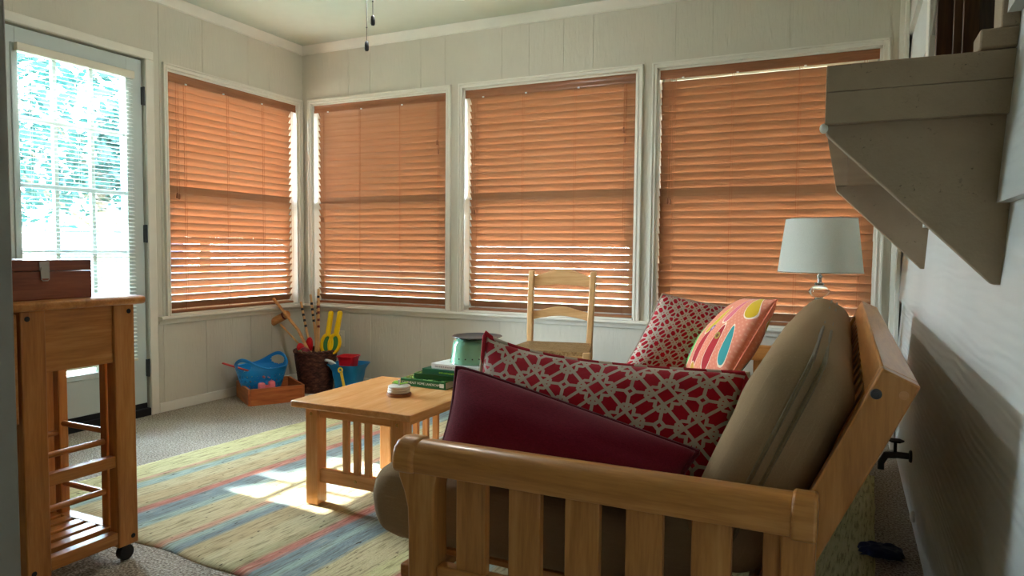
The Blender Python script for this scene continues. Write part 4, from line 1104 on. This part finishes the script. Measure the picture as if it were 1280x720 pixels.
for (r_, z_) in ((.050, 0), (.055, .05), (.062, .072), (.067, .076), (.067, .082), (.062, .082), (.053, .05), (.048, .006)):
    ring = [m.bm.verts.new(p) for p in sq(r_, z_, 48, 6)]
    if prev:
        for k in range(48): m.bm.faces.new((prev[k], prev[(k+1)%48], ring[(k+1)%48], ring[k]))
    else: m.bm.faces.new(ring[::-1])
    prev = ring
m.bm.faces.new(prev); m.build('shell', M_redpl, rm, angle=40)
# sand filling carries the mould
MB().box(-.068, .068, -.068, .068, .150, .1775).build('toy_fill', M_yel2, pl, bevel=.01)

# ------------------------------------------------------------------ kitchen cart with stools
kc = thing('kitchen_cart', 'tall narrow oak kitchen cart on casters at the left edge', 'cart', (0, 0, 0))
x0, x1, ya, yb = 1.235, 1.655, -2.935, -2.600
lw = .066; lt = .04
MB().box(x0 - .05, x1 + .022, ya - .03, yb + .030, .806, .832).build('cart_top', M_cart['X'], kc, bevel=.011, seg=4)
for (xa, xb) in ((x1 - lt, x1), (x0, x0 + lt)):
    for (q0, q1) in ((ya, ya + lw), (yb - lw, yb)):
        lg_ = MB().box(xa, xb, q0, q1, .05, .806).build('leg', M_cart['Z'], kc, bevel=.003)
        cxx, cyy = (xa + xb)/2, (q0 + q1)/2
        MB().tube([(cxx - .011, cyy, .025), (cxx + .011, cyy, .025)], .025, 18).box(cxx - .006, cxx + .006, cyy - .006, cyy + .006, .03, .052).build('caster', M_black, lg_, bevel=.003)
        if xb > 1.6:
            for z_ in (.785, .075): MB().lathe([(0, .001), (.007, .001), (.008, -.001)], 14, (xb, q0 + .018 if q0 < -2.8 else q1 - .018, z_), Matrix.Rotation(R(90), 4, 'Y')).build('screw_hole', M_black, lg_)
    MB().box(xa + .006, xb - .008, ya + lw, yb - lw, .630, .806).build('end_panel', M_cart['Y'], kc, bevel=.002)
    MB().box(xa + .006, xb - .006, ya + lw, yb - lw, .305, .340).build('mid_rail', M_cart['Y'], kc, bevel=.002)
    MB().box(xa + .004, xb - .004, ya + lw, yb - lw, .062, .100).build('bottom_rail', M_cart['Y'], kc, bevel=.002)
for (q0, q1) in ((ya + .01, ya + .05), (yb - .05, yb - .01)): MB().box(x0 + lt, x1 - lt, q0, q1, .070, .100).build('side_rail', M_cart['X'], kc, bevel=.002)
for xc in (1.325, 1.385, 1.445, 1.505, 1.565): MB().box(xc - .02, xc + .02, ya + .05, yb - .05, .078, .0995).build('shelf_slat', M_cart['Y'], kc, bevel=.002)
MB().box(x0, x1, ya - .028, ya - .008, .50, .80).build('drop_leaf', M_cart['X'], kc, bevel=.004)
def make_stool(loc, rot, label):
    st = thing('wooden_stool', label, 'stool', loc, rot, 'oak stools stowed at the cart')
    a, b_, hh = .118, .115, .52
    for sx_ in (-1, 1):
        for sy_ in (-1, 1): MB().box(sx_*a - .015, sx_*a + .015, sy_*b_ - .015, sy_*b_ + .015, 0, hh).build('leg', M_cart['Z'], st, bevel=.003)
        for z_ in (.06, .22): MB().tube([(sx_*a, -b_, z_ + .05), (sx_*a, b_, z_ + .05)], .0095, 12).build('rung', M_cart['Y'], st)
    for sy_ in (-1, 1):
        for z_ in (.30, .10): MB().tube([(-a, sy_*b_, z_), (a, sy_*b_, z_)], .0095, 12).build('rung', M_cart['X'], st)
    MB().box(-a - .02, a + .02, -b_ - .02, b_ + .02, hh, hh + .022).build('seat', M_cart['X'], st, bevel=.006, seg=3)
    return st
st1 = make_stool((1.445, -2.747, .1), 0, 'oak stool stowed inside the kitchen cart')
dup(st1, (.99, -2.79, .0), R(4), 'oak stool standing behind the kitchen cart, mostly hidden')
bx_ = thing('wooden_box', 'dark red wooden box with metal clasp on top of the kitchen cart', 'box', (1.47, -2.845, .8325))
bw, bdp, bh = .30, .268, .112
MB().box(-.150, .150, -.135, .135, 0, .080).build('box_body', M_redbox, bx_, bevel=.002)
MB().box(-.150, .150, -.135, .135, .0815, bh).build('box_lid', M_redbox, bx_, bevel=.002)
cl = MB().box(.150, .153, -.017, .011, .082, .108).build('clasp', M_steel, bx_, bevel=.001)
m = MB(); m.box(.153, .156, -.013, .007, .060, .092); m.tube([(.155, -.014 + .0, .084), (.155, -.014, .058), (.155, -.010, .054), (.155, .004, .054), (.155, .008, .058), (.155, .008, .084)], .0016, 6); m.build('hasp', M_steel, bx_)

# ------------------------------------------------------------------ fan with pull chains
fan = thing('ceiling_fan', 'black pull chains of the ceiling fan hanging near the top edge', 'ceiling fan', (1.775, -1.394, H))
MB().lathe([(0, 0), (.075, 0), (.075, -.03), (.05, -.05), (.018, -.06), (.018, -.10), (.10, -.11), (.125, -.14), (.12, -.19), (.07, -.215), (.03, -.225), (0, -.225)], 40).build('motor_housing', M_whitepl, fan)
t = NT('fill_light_glow'); em = t.n.new('ShaderNodeEmission'); em.inputs[0].default_value = (1, .97, .93, 1); em.inputs[1].default_value = 48  # bowl out of view, assumed from the pull chains; glow added as room fill
M_bowl = t.done(em.outputs[0])
MB().lathe([(0, -.312), (.04, -.308), (.08, -.292), (.098, -.265), (.10, -.235), (.09, -.226), (0, -.226)], 32).build('fill_light_bowl', M_bowl, fan)
for k in range(5):
    a = k * 2*pi/5 + .3; m = MB(); m.box(.12, .60, -.06, .06, -.158, -.150, Matrix.Rotation(a, 4, 'Z') @ Matrix.Rotation(R(10), 4, 'X')); m.build('blade', M_whitepl, fan, bevel=.003)
for (dx, dy, L) in ((-.08, -.075, .58), (-.022, -.108, .485)):
    m = MB(); m.tube([(dx * 1.0, dy * 1.0, -.20), (dx, dy, -L + .04)], .0016, 6)
    z_ = -.22
    m.sphere((dx, dy, -L + .10), .004, (1, 1, 1), 8)
    pc = m.build('pull_chain', M_darkmetal, fan)
    MB().lathe([(0, .042), (.004, .040), (.0085, .034), (.0095, .02), (.0095, .004), (.007, -.003), (0, -.004)], 16, (dx, dy, -L)).build('pull_knob', M_black, pc)

# navy cloth on the rug behind the futon ------------------------------------------
m = MB(); n = 22; g = {}
for i in range(n + 1):
    for j in range(n + 1):
        u, v_ = i/n - .5, j/n - .5
        rr_ = 1 - .25 * noise.noise((u * 4, v_ * 4, 5))
        h_ = max(0, (1 - (2*abs(u)) ** 3) * (1 - (2*abs(v_)) ** 3)) ** .5
        g[i, j] = m.bm.verts.new((u * .13 * rr_, v_ * .10 * rr_, .0005 + h_ * (.022 + .012 * noise.noise((u * 6, v_ * 6, 1)))))
for i in range(n):
    for j in range(n): m.bm.faces.new((g[i, j], g[i+1, j], g[i+1, j+1], g[i, j+1]))
o = m.build('crumpled_cloth', M_navy, angle=180); o.location = (3.79, -1.53, .013); tag(o, 'small crumpled navy cloth on the rug edge behind the futon', 'cloth')

# ------------------------------------------------------------------ outdoors
struct(MB().box(-40, 40, -40, 40, -.6, -.4).build('ground', M_lawn, smooth=False), 'sunlit lawn outside')
def tree(label, loc, h0, crown_r, crown_c, nleaf, seed, leaf=.11, trunk=.16):
    rnd = random.Random(seed)
    r_ = thing('tree', label, 'tree', loc, 0, 'trees outside the door')
    m = MB(); m.tube([(0, 0, -.1), (.05, .02, h0 * .4), (-.03, .05, h0 * .7), (.0, 0, h0)], [trunk, trunk * .8, trunk * .65, trunk * .4], 12)
    for k in range(7):
        a = rnd.random() * 6.28; zz_ = h0 * (.45 + .5 * rnd.random()); e = Vector((cos(a) * crown_r * .8, sin(a) * crown_r * .8, zz_ + crown_r * .5))
        m.tube([(0, 0, zz_), e * .5 + Vector((0, 0, zz_ * .5)), e], [trunk * .35, trunk * .22, .02], 7)
    m.build('trunk', M_bark, r_)
    m = MB(); cc = Vector(crown_c)
    blobs = [(cc + Vector((rnd.uniform(-1, 1), rnd.uniform(-1, 1), rnd.uniform(-.8, .9))) * crown_r * .7, crown_r * rnd.uniform(.25, .5)) for _ in range(18)]
    for _ in range(nleaf):
        c_, br = rnd.choice(blobs)
        d = Vector((rnd.gauss(0, 1), rnd.gauss(0, 1), rnd.gauss(0, 1))).normalized() * br * rnd.random() ** .4
        p = c_ + d; s_ = leaf * rnd.uniform(.6, 1.3)
        a = Vector((rnd.gauss(0, 1), rnd.gauss(0, 1), rnd.gauss(0, .6))).normalized(); b_ = a.cross(Vector((rnd.gauss(0, 1), rnd.gauss(0, 1), rnd.gauss(0, 1)))).normalized()
        vs = [m.bm.verts.new(p + q) for q in (-a * s_, b_ * s_ * .45, a * s_, -b_ * s_ * .45)]; m.bm.faces.new(vs)
    o_ = m.build('crown', M_leaves, r_, smooth=False)
    return r_
struct(MB().prism([(.12, 2.42), (.12, 2.52), (1.0, 2.22), (1.0, 2.16)], -.5, XR + .5, 'X').build('sky_shading_eave', M_trim, smooth=False), 'unseen eave added outside the back windows to cut sky light')  # eave out of view, added to dim the sky light on the blinds
tree('slim tree close outside, its unseen crown placed to shade the lower door glass', (-4.0, -.95, -.4), 4.7, .46, (-.1, -.58, 5.02), 2600, 21, .12, .09)  # crown out of view, placed to block sun from the lower door panes
tree('leafy tree further out with its branches across the upper glass', (-8.0, 3.9, -.4), 3.6, 1.9, (0, 0, 3.5), 2700, 1, .12)
tree('broad tree further out seen through the left of the door glass', (-17.5, 6.4, -.4), 3.6, 2.6, (0, 0, 3.6), 3600, 5, .15)
tree('tree seen through the right side of the door glass', (-11.0, 8.6, -.4), 3.2, 2.0, (0, 0, 3.2), 3000, 9, .14)
sd = thing('garden_shed', 'blue-grey shed far outside the door glass', 'shed', (-20.0, 12.6, -.4))
MB().box(-1.5, 1.5, -1.6, 1.6, 0, 1.9).build('walls', M_shed, sd)
MB().prism([(-1.9, 1.9), (1.9, 1.9), (0, 2.7)], -1.8, 1.8, 'X').build('roof', M_extroof, sd)

# ------------------------------------------------------------------ light
wd = bpy.data.worlds.new('sky'); S.world = wd; wd.use_nodes = True
nt = wd.node_tree; bg = nt.nodes['Background']
tc = nt.nodes.new('ShaderNodeTexCoord'); sp_ = nt.nodes.new('ShaderNodeSeparateXYZ'); rp = nt.nodes.new('ShaderNodeValToRGB')
nt.links.new(tc.outputs['Generated'], sp_.inputs[0]); nt.links.new(sp_.outputs[2], rp.inputs[0])
e = rp.color_ramp.elements; e[0].position = 0; e[0].color = (.80, .91, 1.0, 1); e[1].position = .7; e[1].color = (.55, .74, 1.0, 1)
nt.links.new(rp.outputs[0], bg.inputs[0]); bg.inputs[1].default_value = 36
sun = bpy.data.lights.new('sun', 'SUN'); sun.energy = 25; sun.angle = R(.7); sun.color = (1, .98, .97)
so = bpy.data.objects.new('sun', sun); COL.objects.link(so)
so.rotation_euler = Vector((1, -.05, -.96)).to_track_quat('-Z', 'Y').to_euler(); so.location = (-6, 0, 6)
def portal(loc, rot, sx_, sy_):
    l = bpy.data.lights.new('sky_portal', 'AREA'); l.shape = 'RECTANGLE'; l.size = sx_; l.size_y = sy_; l.cycles.is_portal = True
    o_ = bpy.data.objects.new('sky_portal', l); COL.objects.link(o_); o_.location = loc; o_.rotation_euler = rot
portal((-.07, (gy0 + gy1)/2, (gz0 + gz1)/2), (0, R(-90), 0), gz1 - gz0, gy1 - gy0)
portal((-.06, (FW[0] + FW[1])/2, (FW[2] + FW[3])/2), (0, R(-90), 0), FW[3] - FW[2], FW[1] - FW[0])
for (a, e_) in WB: portal(((a + e_)/2, .13, (WZ0 + WZ1)/2), (R(-90), 0, 0), e_ - a, WZ1 - WZ0)
portal((-.13, sum(WL)/2, (WZ0 + WZ1)/2), (0, R(-90), 0), WZ1 - WZ0, WL[1] - WL[0])

S.view_settings.view_transform = 'Standard'; S.view_settings.look = 'None'; S.view_settings.exposure = 1.12; S.view_settings.gamma = 1.0
S.view_settings.use_curve_mapping = False
S.cycles.max_bounces = 12; S.cycles.diffuse_bounces = 8; S.cycles.glossy_bounces = 4; S.cycles.transmission_bounces = 8; S.cycles.transparent_max_bounces = 12
S.cycles.use_denoising = True; S.cycles.sample_clamp_indirect = 8
